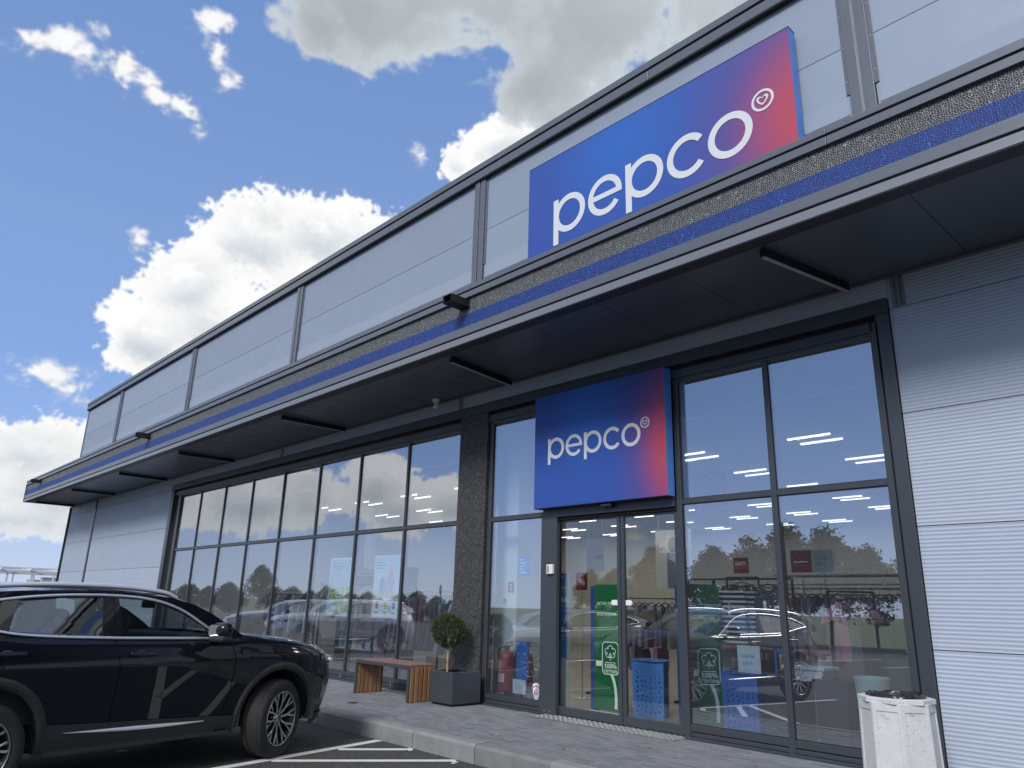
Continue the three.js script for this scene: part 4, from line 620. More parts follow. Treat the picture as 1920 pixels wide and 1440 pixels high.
  mesh('cowl', grid(16, 4, (u, v) => { const k = u * 2 - 1; return [k * 0.80, (1.088 + 0.03 * (1 - k * k)) * hs, lerp(0.33, 0.52, v) - 0.10 * (1 - k * k)]; }), M.plastic, car);
  if (o.rails !== false) both('roof_rail', tube([[0.668, 1.443 * hs, 1.10], [0.664, 1.478 * hs, 1.18], [0.648, 1.512 * hs, 1.42], [0.645, 1.527 * hs, 1.75], [0.645, 1.524 * hs, 2.2], [0.642, 1.500 * hs, 2.6], [0.635, 1.462 * hs, 2.98], [0.63, 1.43 * hs, 3.05]], 0.021, 60, 8), M.satin);
  // cladding: arch rims, sills, bright strip
  const rim = (c) => { const a0 = -0.12, a1 = Math.PI + 0.12; return grid(40, 3, (u, v) => { const a = lerp(a0, a1, u), rr0 = lerp(AR - 0.022, AR + 0.048, v), z = c + rr0 * Math.cos(a), y = 0.375 + rr0 * Math.sin(a) ; return [sideX(z, clamp(y, 0.2, 1)) + (v > 0.1 && v < 0.9 ? 0.016 : 0.002), y * hs, z]; }); };
  both('arch_trim', flipT(rim(0)), M.plastic); both('arch_trim', flipT(rim(WB)), M.plastic);
  const sillTop = curve([[0.4, 0.42], [0.9, 0.445], [1.6, 0.475], [2.1, 0.50], [2.2, 0.53]]);
  both('sill_cladding', grid(40, 8, (u, v) => { const z = lerp(0.46, 2.17, u), y = lerp(0.275, sillTop(z), v); return [sideX(z, Math.max(y, 0.3)) + 0.010 + (y < 0.36 ? -0.25 * (0.36 - y) : 0), y * hs, z]; }), M.plastic);
  both('bright_strip', grid(40, 5, (u, v) => { const z = lerp(0.80, 1.99, u), h = 0.026 * Math.sin(Math.PI * clamp(0.06 + 0.94 * u)) * (u > 0.5 ? 1 : 1) + 0.004, yc = lerp(0.404, 0.43, u * u), y = yc + h * (v - 0.5); return [sideX(z, 0.42) + 0.012 + 0.010 * Math.sin(Math.PI * v), y * hs, z]; }), M.satin);
  // wheel wells, floor, cabin
  const well = (c) => { const g = new THREE.CylinderGeometry(AR - 0.006, AR - 0.006, 0.34, 28, 1, true, -0.15, Math.PI + 0.3); g.rotateZ(Math.PI / 2); g.translate(0.72, 0.375, c); return g; };
  for (const c of [0, WB]) for (const s of [-1, 1]) { const g = well(c); if (s < 0) g.translate(-1.44, 0, 0); mesh('wheel_housing', g, new THREE.MeshStandardMaterial({ color: M.carInside.color, roughness: 0.95, side: THREE.DoubleSide }), car); }
  mesh('underbody', merge([bx(-0.55, 0.55, 0.26, 0.62, -0.8, 3.3), bx(-0.84, 0.84, 0.27, 0.5, 0.5, 2.1), bx(-0.86, 0.86, 0.5, 0.98 * hs, 0.52, 2.13), bx(-0.75, 0.75, 0.5, 0.95 * hs, 2.13, 3.35)]), M.carInside, car);
  mesh('dashboard', (() => { const g = new RoundedBoxGeometry(1.5, 0.16, 0.5, 3, 0.06); g.translate(0, 1.04 * hs, 0.72); return g; })(), M.carInside, car);
  const seat = (x, z) => { const s = part('seat', car), b = new RoundedBoxGeometry(0.5, 0.62, 0.15, 3, 0.06); b.rotateX(0.30); b.translate(x, 1.02 * hs, z + 0.2); mesh('backrest', b, M.carSeat, s); const h = new RoundedBoxGeometry(0.26, 0.18, 0.09, 3, 0.04); h.rotateX(0.2); h.translate(x, 1.345 * hs, z + 0.33); mesh('headrest', h, M.carSeat, s); mesh('headrest_posts', merge([bar([x - 0.06, 1.22 * hs, z + 0.28], [x - 0.06, 1.30 * hs, z + 0.31], 0.012, 0.012), bar([x + 0.06, 1.22 * hs, z + 0.28], [x + 0.06, 1.30 * hs, z + 0.31], 0.012, 0.012)]), M.alloy, s); };
  seat(-0.37, 1.42); seat(0.37, 1.42); seat(-0.42, 2.3); seat(0.0, 2.3); seat(0.42, 2.3);
  { const g = new THREE.TorusGeometry(0.175, 0.014, 8, 32); g.rotateX(-0.45); g.translate(-0.37, 1.10 * hs, 1.06); mesh('steering_wheel', g, M.carInside, car); }
  { const g = new RoundedBoxGeometry(0.22, 0.07, 0.03, 2, 0.015); g.translate(0, 1.38 * hs, 0.98); mesh('rear_view_mirror', g, M.carInside, car); }
  // handles and mirrors
  const handle = (z) => { const h = part('door_handle', car); return h; };
  for (const s of [1, -1]) for (const z of [1.47, 2.49]) {
    const h = part('door_handle', car), y = z < 2 ? 0.992 : 1.018; const g = new RoundedBoxGeometry(0.024, 0.030, 0.235, 3, 0.011); g.translate(sideX(z, y) + 0.022, y * hs, z); if (s < 0) g.scale(-1, 1, 1); mesh('grip', s < 0 ? flipX(flipX(g)) : g, paint, h); const c = new THREE.SphereGeometry(0.045, 16, 10); c.scale(0.18, 0.62, 1.1); c.translate(s * (sideX(z, y) + 0.001), y * hs, z + 0.01); mesh('recess', c, M.frameDark, h);
    const e = [-0.1, 0.1].map((d) => { const q = new THREE.BoxGeometry(0.02, 0.022, 0.02); q.translate(s * (sideX(z, y) + 0.01), y * hs, z + d); return q; }); mesh('handle_mounts', merge(e), paint, h);
  }
  for (const s of [1, -1]) {
    const m = part('door_mirror', car); const a = new RoundedBoxGeometry(0.21, 0.135, 0.13, 4, 0.055); a.translate(1.035, 1.175 * hs, 0.83); const b = new RoundedBoxGeometry(0.205, 0.06, 0.125, 3, 0.028); b.translate(1.03, 1.105 * hs, 0.83); const c = bar([0.87, 1.085 * hs, 0.80], [0.97, 1.10 * hs, 0.82], 0.075, 0.035); const rs = new THREE.Shape(); { const a = 0.078, b = 0.047, r = 0.03; rs.moveTo(-a + r, -b); rs.lineTo(a - r, -b); rs.quadraticCurveTo(a, -b, a, -b + r); rs.lineTo(a, b - r); rs.quadraticCurveTo(a, b, a - r, b); rs.lineTo(-a + r, b); rs.quadraticCurveTo(-a, b, -a, b - r); rs.lineTo(-a, -b + r); rs.quadraticCurveTo(-a, -b, -a + r, -b); } const gl = ext(rs, 0.003, 0, 8); gl.rotateY(0.28); gl.translate(1.035, 1.175 * hs, 0.893);
    const go = (n, g, mt) => mesh(n, s < 0 ? flipX(g) : g, mt, m); go('shell', a, paint); go('lower_shell', b, M.plastic); go('stalk', c, M.plastic); go('mirror_glass', gl, M.mirror);
  }
  addWheel(car, 0.80, 0, o.steer ?? 0); addWheel(car, -0.80, 0, o.steer ?? 0); addWheel(car, 0.80, WB); addWheel(car, -0.80, WB);
  mesh('antenna_fin', (() => { const g = ext(poly([[2.88, 0], [3.1, 0], [3.06, 0.05], [3.02, 0.06]]), 0.03, 0.008); g.rotateY(-Math.PI / 2); g.translate(0.015, (roofY(3.0) + 0.05) * hs, 0); return g; })(), paint, car);
  mesh('number_plate', bx(-0.26, 0.26, 0.44 * hs, 0.55 * hs, -0.955, -0.945), M.offwhite, car);
  return car;
}
const TH = 11.2 * D2R;
buildCar('glossy black sport utility car with bright window trim parked nose to the kerb', [-8.12, 0, 3.66], TH, M.paintBlack, { steer: 19 * D2R });
buildCar('silver car parked beyond the black car, mirrored beside the pier', [-12.35, 0, 4.15], TH, M.paintSilver, { h: 0.94, rails: false });
buildCar('silver car parked before the long window, nearer of the two mirrored there', [-21.35, 0, 4.0], TH, M.paintSilver, {});
buildCar('dark blue car parked before the far end of the long window', [-24.2, 0, 3.9], TH, M.paintBlue, { h: 0.97 });
// ------------------------------------------------------------------ on the pavement
{ // bench
  const t = thing('bench', 'low bench with dark steel frame and brown timber slats before the long window', 'bench', [-9.485, PY, 0.585]);
  const L = 0.685, Dp = 0.235, H = 0.478, f = 0.05;
  mesh('frame', merge([rbx(-L, L, H - f - 0.006, H - 0.006, Dp - 0.012, Dp, 0.003), rbx(-L, L, H - f - 0.006, H - 0.006, -Dp, -Dp + 0.012, 0.003), rbx(-L, -L + f, 0, H - f - 0.006, Dp - 0.012, Dp, 0.003), rbx(L - f, L, 0, H - f - 0.006, Dp - 0.012, Dp, 0.003), rbx(-L, -L + f, 0, H - f - 0.006, -Dp, -Dp + 0.012, 0.003), rbx(L - f, L, 0, H - f - 0.006, -Dp, -Dp + 0.012, 0.003), bx(-L + 0.002, -L + 0.03, 0.005, 0.02, -Dp + 0.013, Dp - 0.013), bx(L - 0.03, L - 0.002, 0.005, 0.02, -Dp + 0.013, Dp - 0.013)]), M.frame, t);
  for (let i = 0; i < 6; i++) { const z = -Dp + 0.012 + (i + 0.5) * (2 * Dp - 0.024) / 6, w = 0.031; mesh('seat_slat', muv(rbx(-L + 0.004, L + 0.006, H - 0.04, H + 0.004, z - w, z + w, 0.006, 2), 1, i * 0.21, i * 0.33), M.woodTop, t); }
  for (const s of [-1, 1]) for (let i = 0; i < 6; i++) { const z = -Dp + 0.014 + (i + 0.5) * (2 * Dp - 0.028) / 6, g = rbx(-0.009, H - 0.045, -0.018, 0.018, -0.028, 0.028, 0.005, 2); const mm = muv(g, 1, i * 0.17 + s, i * 0.41); mm.rotateZ(Math.PI / 2); mm.translate(s * (L - (s > 0 ? 0.004 : 0.026)), 0.012, z); mesh('end_slat', mm, M.wood[(i + (s > 0 ? 1 : 0)) % 3], t); }
  mesh('brace', bx(-L + 0.06, L - 0.06, H - 0.075, H - 0.042, -0.02, 0.02), M.frame, t);
}
{ // planter and pine
  const x = -8.405, z = 0.335, a = 0.245, H = 0.425;
  const t = thing('planter', 'square anthracite planter box standing against the mosaic pier', 'planter', [x, PY, z]); const k = 0.012;
  mesh('wall', rbx(-a, a, 0.03, H, a - k, a, 0.004), M.frame, t); mesh('wall', rbx(-a, a, 0.03, H, -a, -a + k, 0.004), M.frame, t); mesh('wall', rbx(-a, -a + k, 0.03, H, -a + k, a - k, 0.004), M.frame, t); mesh('wall', rbx(a - k, a, 0.03, H, -a + k, a - k, 0.004), M.frame, t);
  mesh('rim', merge([rbx(-a + k, a - k, H - 0.012, H - 0.001, a - k - 0.02, a - k, 0.003), rbx(-a + k, a - k, H - 0.012, H - 0.001, -a + k, -a + k + 0.02, 0.003), rbx(-a + k, -a + k + 0.02, H - 0.012, H - 0.001, -a + k + 0.021, a - k - 0.021, 0.003), rbx(a - k - 0.02, a - k, H - 0.012, H - 0.001, -a + k + 0.021, a - k - 0.021, 0.003)]), M.frame, t);
  mesh('foot', bx(-a + 0.03, a - 0.03, 0, 0.03, -a + 0.03, a - 0.03), M.blackMetal, t);
  mesh('soil', grid(14, 14, (u, v) => [lerp(-a + k, a - k, u), H - 0.09 + 0.02 * noise3(u * 7, v * 7, 2), lerp(a - k, -a + k, v)]), std([0.028, 0.02, 0.014], 0.95), t);
  const p = thing('topiary_pine', 'small round pine standard on a thin stem growing in the planter', 'small tree', [x - 0.14, PY + H - 0.1, z + 0.04]);
  const bark = std([0.30, 0.20, 0.10], 0.8);
  mesh('trunk', tube([[0, 0, 0], [0.004, 0.15, 0.002], [-0.004, 0.35, 0], [0.0, 0.58, 0.004]], 0.011, 20, 8), bark, p); mesh('stake', bar([0.024, 0, 0.012], [0.016, 0.5, 0.006], 0.014, 0.014), std([0.42, 0.30, 0.15], 0.7), p); mesh('tie', (() => { const g = new THREE.TorusGeometry(0.022, 0.004, 6, 16); g.rotateX(Math.PI / 2); g.translate(0.01, 0.2, 0.004); return g; })(), M.gasket, p);
  // shoots of paired needles all through a ball
  const R = 0.235, cy = 0.62, pos = [], nor = [], colr = []; const tw = [];
  const needle = (b, d, len, w, c) => { const s = new THREE.Vector3().crossVectors(d, new THREE.Vector3(rnd() - 0.5, rnd() - 0.5, rnd() - 0.5)).normalize().multiplyScalar(w); const tip = b.clone().addScaledVector(d, len); pos.push(b.x - s.x, b.y - s.y, b.z - s.z, b.x + s.x, b.y + s.y, b.z + s.z, tip.x, tip.y, tip.z); for (let i = 0; i < 3; i++) colr.push(...c); };
  for (let i = 0; i < 1150; i++) {
    const v = new THREE.Vector3(rr(-1, 1), rr(-1, 1), rr(-1, 1)); if (v.length() > 1 || v.length() < 0.05) { i--; continue; } const out = v.clone().normalize(); const rad = R * (0.42 + 0.50 * Math.sqrt(v.length())) * (1 + 0.24 * noise3(out.x * 2.6, out.y * 2.6, out.z * 2.6) + (rnd() < 0.06 ? 0.1 : 0)); const base = out.clone().multiplyScalar(rad); base.y = base.y * 0.93 + cy;
    const dirn = out.clone().add(new THREE.Vector3(rr(-0.4, 0.4), rr(0.0, 0.7), rr(-0.4, 0.4))).normalize(); const tone = rr(0.7, 1.25), g0 = rnd() < 0.15 ? [0.10 * tone, 0.125 * tone, 0.045 * tone] : [0.048 * tone, 0.076 * tone, 0.027 * tone];
    for (let k = 0; k < 34; k++) { const tt = rnd(), b = base.clone().addScaledVector(dirn, (tt - 0.4) * 0.055); const d = dirn.clone().multiplyScalar(0.8).add(new THREE.Vector3(rr(-1, 1), rr(-1, 1), rr(-1, 1)).multiplyScalar(0.75)).normalize(); needle(b, d, rr(0.022, 0.042), 0.0015, g0); }
    if (rnd() < 0.2) { const cnd = [0.30, 0.22, 0.11]; for (let k = 0; k < 5; k++) needle(base.clone().addScaledVector(dirn, 0.012), dirn.clone().add(new THREE.Vector3(rr(-0.15, 0.15), rr(0, 0.4), rr(-0.15, 0.15))).normalize(), rr(0.03, 0.05), 0.0024, cnd); }
  }
  const g = new THREE.BufferGeometry(); g.setAttribute('position', new THREE.Float32BufferAttribute(pos, 3)); g.setAttribute('color', new THREE.Float32BufferAttribute(colr, 3)); g.computeVertexNormals(); mesh('crown', g, new THREE.MeshStandardMaterial({ vertexColors: true, roughness: 0.8, side: THREE.DoubleSide }), p);
  const tws = []; for (let i = 0; i < 18; i++) { const o = new THREE.Vector3(rr(-1, 1), rr(-0.7, 1), rr(-1, 1)).normalize().multiplyScalar(R * 0.6); tws.push(tube([[0, cy - 0.13 + rr(0, 0.1), 0], [o.x * 0.4, cy - 0.06 + o.y * 0.5, o.z * 0.4], [o.x, cy + o.y * 0.93, o.z]], 0.003, 6, 4)); } const tm = mesh('twigs', merge(tws), std([0.06, 0.045, 0.03], 0.9), p); tm.userData.kind = 'stuff';
}
{ // litter bin
  const t = thing('litter_bin', 'scuffed white octagonal litter bin with black liner at the window corner', 'litter bin', [-2.50, PY, 0.72], 0.0); const N = 8, R = 0.272, Rb = 0.285, H = 0.655, a0 = Math.PI / 8 + 0.08;
  const ring = (r, y) => [...Array(N).keys()].map((i) => [r * Math.cos(a0 + i * 2 * Math.PI / N), y, r * Math.sin(a0 + i * 2 * Math.PI / N)]);
  const sd = Math.sin(Math.PI / N);
  for (let i = 0; i < N; i++) {   // each facet: a frame round a sunken field
    const a = a0 + (i + 0.5) * 2 * Math.PI / N, w0 = Rb * sd - 0.0015, w1 = R * sd - 0.0015, ap0 = Rb * Math.cos(Math.PI / N), ap1 = R * Math.cos(Math.PI / N);
    const sh = poly([[-w0, 0], [w0, 0], [w1, H], [-w1, H]]); const h = new THREE.Path(); const m = 0.026; h.moveTo(-w0 + m, 0.05); h.lineTo(-w1 + m, H - 0.062); h.lineTo(w1 - m, H - 0.062); h.lineTo(w0 - m, 0.05); sh.holes.push(h);
    const fr = ext(sh, 0.012, 0.0025), fld = new THREE.PlaneGeometry(2 * w0, H - 0.02); fld.translate(0, H / 2, 0.0075);
    const put = (g) => { g = muv(g, 1, i * 0.37, i * 0.19); g.rotateX(-Math.atan2(ap0 - ap1, H)); g.translate(0, 0, ap0 - 0.014); g.rotateY(a); return g; }; const f = part('facet', t); mesh('facet_frame', put(fr), M.bin, f); mesh('facet_field', put(fld), M.bin, f);
  }
  const top = new THREE.Shape(ring(R + 0.004, 0).map((p) => new THREE.Vector2(p[0], p[2]))); const hole = new THREE.Path(); hole.absarc(0, 0, 0.198, 0, Math.PI * 2, true); top.holes.push(hole); const tg = ext(top, 0.03, 0.006, 32); tg.rotateX(-Math.PI / 2); tg.scale(1, 1, -1); const tg2 = muv(flipX(tg.clone().scale(-1, 1, 1))); tg2.translate(0, H - 0.004, 0); mesh('rim', tg2, M.bin, t);
  mesh('inner_shell', (() => { const g = new THREE.CylinderGeometry(0.2, 0.19, H - 0.05, 32, 1, true); g.translate(0, H / 2, 0); return g; })(), new THREE.MeshStandardMaterial({ color: 0x222222, roughness: 0.9, side: THREE.DoubleSide }), t);
  mesh('liner_bag', grid(72, 14, (u, v) => { const a = u * Math.PI * 2, n = noise3(Math.cos(a) * 4, Math.sin(a) * 4, v * 3), n2 = noise3(Math.cos(a) * 12, Math.sin(a) * 12, v * 7 + 4); const r = v < 0.3 ? lerp(0.215, 0.188, v / 0.3) : lerp(0.19, 0.10, (v - 0.3) / 0.7); const y = H + 0.03 + (v < 0.3 ? 0.020 * Math.sin(v / 0.3 * Math.PI) + 0.012 * n + 0.016 * Math.max(0, -Math.sin(a) - 0.2) : -0.28 * Math.pow((v - 0.3) / 0.7, 0.8)); return [(r + 0.02 * n * sstep(0.2, 0.5, v) + 0.01 * n2) * Math.cos(a), y + 0.022 * n + 0.012 * n2, (r + 0.02 * n * sstep(0.2, 0.5, v) + 0.01 * n2) * Math.sin(a)]; }), new THREE.MeshPhysicalMaterial({ color: M.bag.color, roughness: 0.32, clearcoat: 0.3, side: THREE.DoubleSide }), t);
  mesh('bag_bottom', grid(16, 16, (u, v) => { const x = (u - 0.5) * 0.3, z = (v - 0.5) * 0.3; return [x, H - 0.22 + 0.06 * noise3(x * 14, 3, z * 14), -z]; }), M.bag, t);
}
{ // small stains and litter near the kerb: a flattened gum spot and a manhole-like lid by the bench
  const t = thing('floor_drain', 'small round dark metal cap set in the paving before the bench', 'drain cap', [-9.2, PY + 0.003, 1.42]); mesh('cap', lathe([[0, 0.004], [0.05, 0.004], [0.055, 0.001], [0.06, 0]], 24), M.blackMetal, t); mesh('cap_ring', lathe([[0.062, 0], [0.065, 0.003], [0.07, 0.002], [0.072, 0]], 24), M.disc, t);
}

{ // marks on the ground
  const blot = (r, k, n = 26) => { const s = new THREE.Shape(); for (let i = 0; i <= n; i++) { const a = i / n * Math.PI * 2, q = r * (1 + k * noise3(Math.cos(a) * 2 + r * 90, Math.sin(a) * 2, r * 37)); i ? s.lineTo(Math.cos(a) * q, Math.sin(a) * q * 0.8) : s.moveTo(Math.cos(a) * q, Math.sin(a) * q * 0.8); } const g = new THREE.ShapeGeometry(s); g.rotateX(-Math.PI / 2); return g; };
  const spot = (name, parent, m, x, y, z, r, k) => { const q = mesh(name, blot(r, k).rotateY(rnd() * 6), m, parent); q.position.set(x, y, z); };
  for (const [x, z, r] of [[-8.9, 4.3, 0.10], [-8.4, 4.5, 0.06], [-6.5, 3.2, 0.07], [-5.9, 2.7, 0.045], [-7.0, 2.45, 0.03], [-6.1, 3.6, 0.05]]) spot('oil_stain', asphalt, M.oil, x, 0.0025, z, r, 0.9);
  const pv = scene.getObjectByName('pavement'); for (let i = 0; i < 26; i++) spot('gum_spot', pv, i % 4 ? M.gum : M.scuff, rr(-9.2, -2.9), PY + 0.0035, rr(0.35, 1.8), rr(0.008, 0.02), 0.6);
  for (const [x, z] of [[-7.46, 2.17], [-6.84, 2.17], [-6.12, 2.18], [-6.05, 2.24], [-5.42, 2.18], [-6.9, 2.13]]) spot('paint_splash', asphalt, M.line, x, 0.006, z, rr(0.02, 0.045), 1.2);
}
// ------------------------------------------------------------------ inside the shop
const FY = PY + 0.012;
{
  const floorM = phy([1, 1, 1], 0.34, { map: (() => { const n = 256, a = tileNoise(n, n, 5, 5, 4, 210); return dtex(n, n, (x, y) => { const s = 0.17 * (1 + 0.25 * a[y * n + x]); return [s * 1.08, s, s * 0.9]; }, true, [0.4, 0.4]); })() });
  const room = sgroup('shop_interior'), wm = std([0.50, 0.50, 0.48], 0.8), cm = std([0.22, 0.225, 0.23], 0.9);
  mesh('shop_floor', muv(bx(-21.5, -2.4, -0.05, FY, -15.2, -0.14)), floorM, room); mesh('shop_ceiling', bx(-21.5, -2.4, 4.05, 4.15, -15.2, -1.05), cm, room); mesh('ceiling_bulkhead', bx(-21.5, -2.4, 3.9, 4.40, -1.05, -0.98), std([0.62, 0.63, 0.62], 0.8), room); mesh('window_ceiling', bx(-21.5, -2.4, 4.40, 4.44, -0.979, -0.21), cm, room);
  mesh('back_wall', bx(-21.5, -2.4, FY, 4.05, -15.2, -15.1), wm, room); mesh('left_wall', bx(-21.55, -21.45, FY, 4.4, -15.1, -0.21), wm, room); mesh('right_wall', bx(-2.44, -2.36, FY, 4.4, -15.1, -0.21), wm, room);
  mesh('column', bx(-8.52, -8.06, FY, 4.05, -1.1, -0.45), std([0.80, 0.84, 0.74], 0.7), room); for (const x of [-14.5, -20.9]) mesh('column', bx(x - 0.2, x + 0.2, FY, 4.05, -6.2, -5.8), wm, room);
  for (const [x0, x1, c] of [[-4.65, -3.85, [0.30, 0.27, 0.10]], [-3.75, -2.6, [0.33, 0.29, 0.12]]]) mesh('back_board', bx(x0, x1, 1.45, 2.6, -6.55, -6.5), std(c, 0.8), room);
}
{ // ceiling lamps: pairs of tubes, each pair a real light
  const glow = new THREE.MeshStandardMaterial({ color: 0xffffff, emissive: col(1, 0.95, 0.86), emissiveIntensity: 1.9 }); const rows = [-3.42, -5.45, -7.52, -9.65, -11.6, -13.7], cols = [-4.6, -6.72, -8.84, -10.55, -12.66, -14.78, -16.9, -19.02];
  const tg = rbx(-0.66, 0, -0.012, 0.012, -0.018, 0.018, 0.005), hg = bx(-0.67, 0.01, 0.013, 0.05, -0.024, 0.024);
  rows.forEach((z, j) => cols.forEach((x, i) => {
    const t = thing('ceiling_lamp', 'pair of staggered white tube lights on the shop ceiling', 'ceiling lamp', [x, 4.0, z], 0, 'tube lights on the shop ceiling');
    const a = mesh('tube', tg, glow, t), b = mesh('tube', tg, glow, t), h1 = mesh('housing', hg, M.white, t), h2 = mesh('housing', hg, M.white, t); b.position.set(0, 0, -0.42); h2.position.set(0, 0, -0.42);
    const l = new THREE.RectAreaLight(col(1, 0.93, 0.82), 75, 0.66, 0.036); l.position.set(-0.33, -0.014, 0); l.rotation.x = -Math.PI / 2; t.add(l); if (j % 2 === 0) { const l2 = l.clone(); l2.position.z = -0.42; t.add(l2); }
  }));
}
// ---- goods
const cloth = (c) => std(c, 0.9);
function shirtShape(w, h, sl, neck = 0.3) { const s = new THREE.Shape(); s.moveTo(-w, 0); s.lineTo(-w * 0.92, h * 0.68); s.lineTo(-w - sl, h * 0.60); s.lineTo(-w - sl * 0.8, h * 0.76); s.lineTo(-w * 0.8, h * 0.97); s.lineTo(-w * neck, h); s.quadraticCurveTo(0, h * 0.88, w * neck, h); s.lineTo(w * 0.8, h * 0.97); s.lineTo(w + sl * 0.8, h * 0.76); s.lineTo(w + sl, h * 0.60); s.lineTo(w * 0.92, h * 0.68); s.lineTo(w, 0); s.quadraticCurveTo(0, -h * 0.04, -w, 0); return s; }
function garmentGeo(kind) {
  let sh, h; if (kind === 'tee') { h = 0.62; sh = shirtShape(0.21, h, 0.13); } else if (kind === 'vest') { h = 0.64; sh = shirtShape(0.19, h, 0.0, 0.45); } else if (kind === 'dress') { h = 0.95; sh = new THREE.Shape(); sh.moveTo(-0.27, 0); sh.quadraticCurveTo(-0.16, h * 0.5, -0.15, h * 0.65); sh.lineTo(-0.2, h * 0.94); sh.lineTo(-0.06, h); sh.quadraticCurveTo(0, h * 0.93, 0.06, h); sh.lineTo(0.2, h * 0.94); sh.lineTo(0.15, h * 0.65); sh.quadraticCurveTo(0.16, h * 0.5, 0.27, 0); sh.quadraticCurveTo(0, -0.03, -0.27, 0); } else { h = 0.85; sh = new THREE.Shape(); sh.moveTo(-0.17, h); sh.lineTo(0.17, h); sh.lineTo(0.21, 0); sh.lineTo(0.05, 0); sh.lineTo(0.0, h * 0.6); sh.lineTo(-0.05, 0); sh.lineTo(-0.21, 0); }
  const g0 = ext(sh, 0.02, 0.008, 6); g0.translate(0, -h, -0.01); const p = g0.attributes.position; for (let i = 0; i < p.count; i++) { const y = -p.getY(i); p.setZ(i, p.getZ(i) * (1 + y * 1.2) + 0.02 * Math.sin(p.getX(i) * 28 + y * 3) * sstep(0.05, 0.5, y)); } g0.computeVertexNormals();
  return g0;
}
const GG = { tee: garmentGeo('tee'), vest: garmentGeo('vest'), dress: garmentGeo('dress'), trousers: garmentGeo('trousers') };
const hangerGeo = merge([tube([[-0.2, -0.045, 0], [-0.1, -0.012, 0], [0, 0.01, 0], [0.1, -0.012, 0], [0.2, -0.045, 0]], 0.008, 12, 5), tube([[0, 0.01, 0], [0, 0.05, 0], [0.022, 0.075, 0], [0.0, 0.097, 0], [-0.02, 0.08, 0]], 0.0025, 12, 5)]);
const garmentGroups = {};
function rack(o) { // rail along direction a, garments hanging across it
  const t = thing('clothes_rack', o.label, 'clothes rack', [o.x, FY, o.z], o.turn ?? 0); const L = o.L / 2, h = o.h;
  mesh('rail', tube([[-L, h, 0], [0, h, 0], [L, h, 0]], 0.013, 4, 8), M.steel, t); for (const s of [-1, 1]) { mesh('upright', rbx(s * L - 0.015, s * L + 0.015, 0.03, h + (o.over ?? 0), -0.015, 0.015, 0.004), M.blackMetal, t); mesh('foot', rbx(s * L - 0.02, s * L + 0.02, 0, 0.03, -0.25, 0.25, 0.006), M.blackMetal, t); }
  if (o.shelf) mesh('shelf', rbx(-L, L, h + 0.16, h + 0.18, -0.22, 0.22, 0.004), M.offwhite, t);
  const n = o.n, c = Math.cos(o.turn ?? 0), s = Math.sin(o.turn ?? 0);
  for (let i = 0; i < n; i++) {
    const u = lerp(-L + 0.06, L - 0.06, (i + 0.5) / n) + rr(-0.01, 0.01), kind = o.kinds[i % o.kinds.length], cc = o.colors[i % o.colors.length]; const gt = thing('hanging_garment', o.garment, 'garment', [o.x + u * c, FY + h - 0.08, o.z - u * s], (o.turn ?? 0) + Math.PI / 2 + rr(-0.12, 0.12), o.group);
    mesh('cloth', GG[kind], cc, gt).position.y = -0.02; mesh('hanger', hangerGeo, M.blackMetal, gt);
  }
}
const C = { lilac: cloth([0.23, 0.18, 0.26]), mauve: cloth([0.30, 0.16, 0.24]), grey: cloth([0.30, 0.30, 0.31]), pink: cloth([0.48, 0.20, 0.28]), white: cloth([0.62, 0.62, 0.60]), cream: cloth([0.55, 0.48, 0.36]), blue: cloth([0.05, 0.09, 0.27]), sky: cloth([0.25, 0.37, 0.50]), black: cloth([0.02, 0.02, 0.024]), yellow: cloth([0.55, 0.42, 0.10]), red: cloth([0.40, 0.06, 0.06]), olive: cloth([0.20, 0.20, 0.11]), teal: cloth([0.06, 0.16, 0.18]), rust: cloth([0.36, 0.12, 0.09]) };
rack({ label: 'rack of lilac tops behind the left leaf of the sliding door', garment: 'lilac top on the rack behind the sliding door', group: 'lilac tops behind the door', x: -7.55, z: -2.55, turn: 0.15, L: 1.5, h: 1.45, n: 12, kinds: ['dress', 'tee', 'tee'], colors: [C.lilac, C.mauve, C.lilac, C.grey] });
rack({ label: 'rack of pale tops behind the right leaf of the sliding door', garment: 'pale top on the rack seen through the right door leaf', group: 'pale tops behind the door', x: -6.75, z: -4.2, turn: 0.1, L: 1.9, h: 1.5, n: 12, kinds: ['tee', 'dress'], colors: [C.white, C.grey, C.cream, C.pink], shelf: true });
rack({ label: 'long rack of children clothes across the window right of the door', garment: 'child size top on the long rack right of the door', group: 'children clothes right of the door', x: -4.15, z: -3.3, turn: 0.05, L: 2.6, h: 1.62, n: 22, kinds: ['tee', 'tee', 'vest', 'trousers'], colors: [C.white, C.pink, C.sky, C.cream, C.blue, C.grey, C.white, C.yellow], shelf: true });
rack({ label: 'deep rack of dark clothes far inside right of the door', garment: 'dark top on the deep rack far inside', group: 'dark clothes far inside', x: -5.8, z: -5.6, turn: 0, L: 2.8, h: 1.6, n: 18, kinds: ['tee', 'trousers'], colors: [C.black, C.teal, C.grey, C.red, C.olive], shelf: true });
rack({ label: 'rack of dresses in the long window nearest the pier', garment: 'long pale dress in the window nearest the pier', group: 'dresses near the pier', x: -10.2, z: -1.5, turn: 0.2, L: 1.6, h: 1.5, n: 11, kinds: ['dress', 'tee'], colors: [C.grey, C.sky, C.lilac, C.white, C.mauve] });
rack({ label: 'rack of mauve and grey clothes in the window behind the bench', garment: 'mauve or grey garment in the window behind the bench', group: 'clothes behind the bench', x: -12.1, z: -1.7, turn: 0.1, L: 1.8, h: 1.5, n: 12, kinds: ['dress', 'trousers', 'dress'], colors: [C.mauve, C.grey, C.lilac, C.pink] });
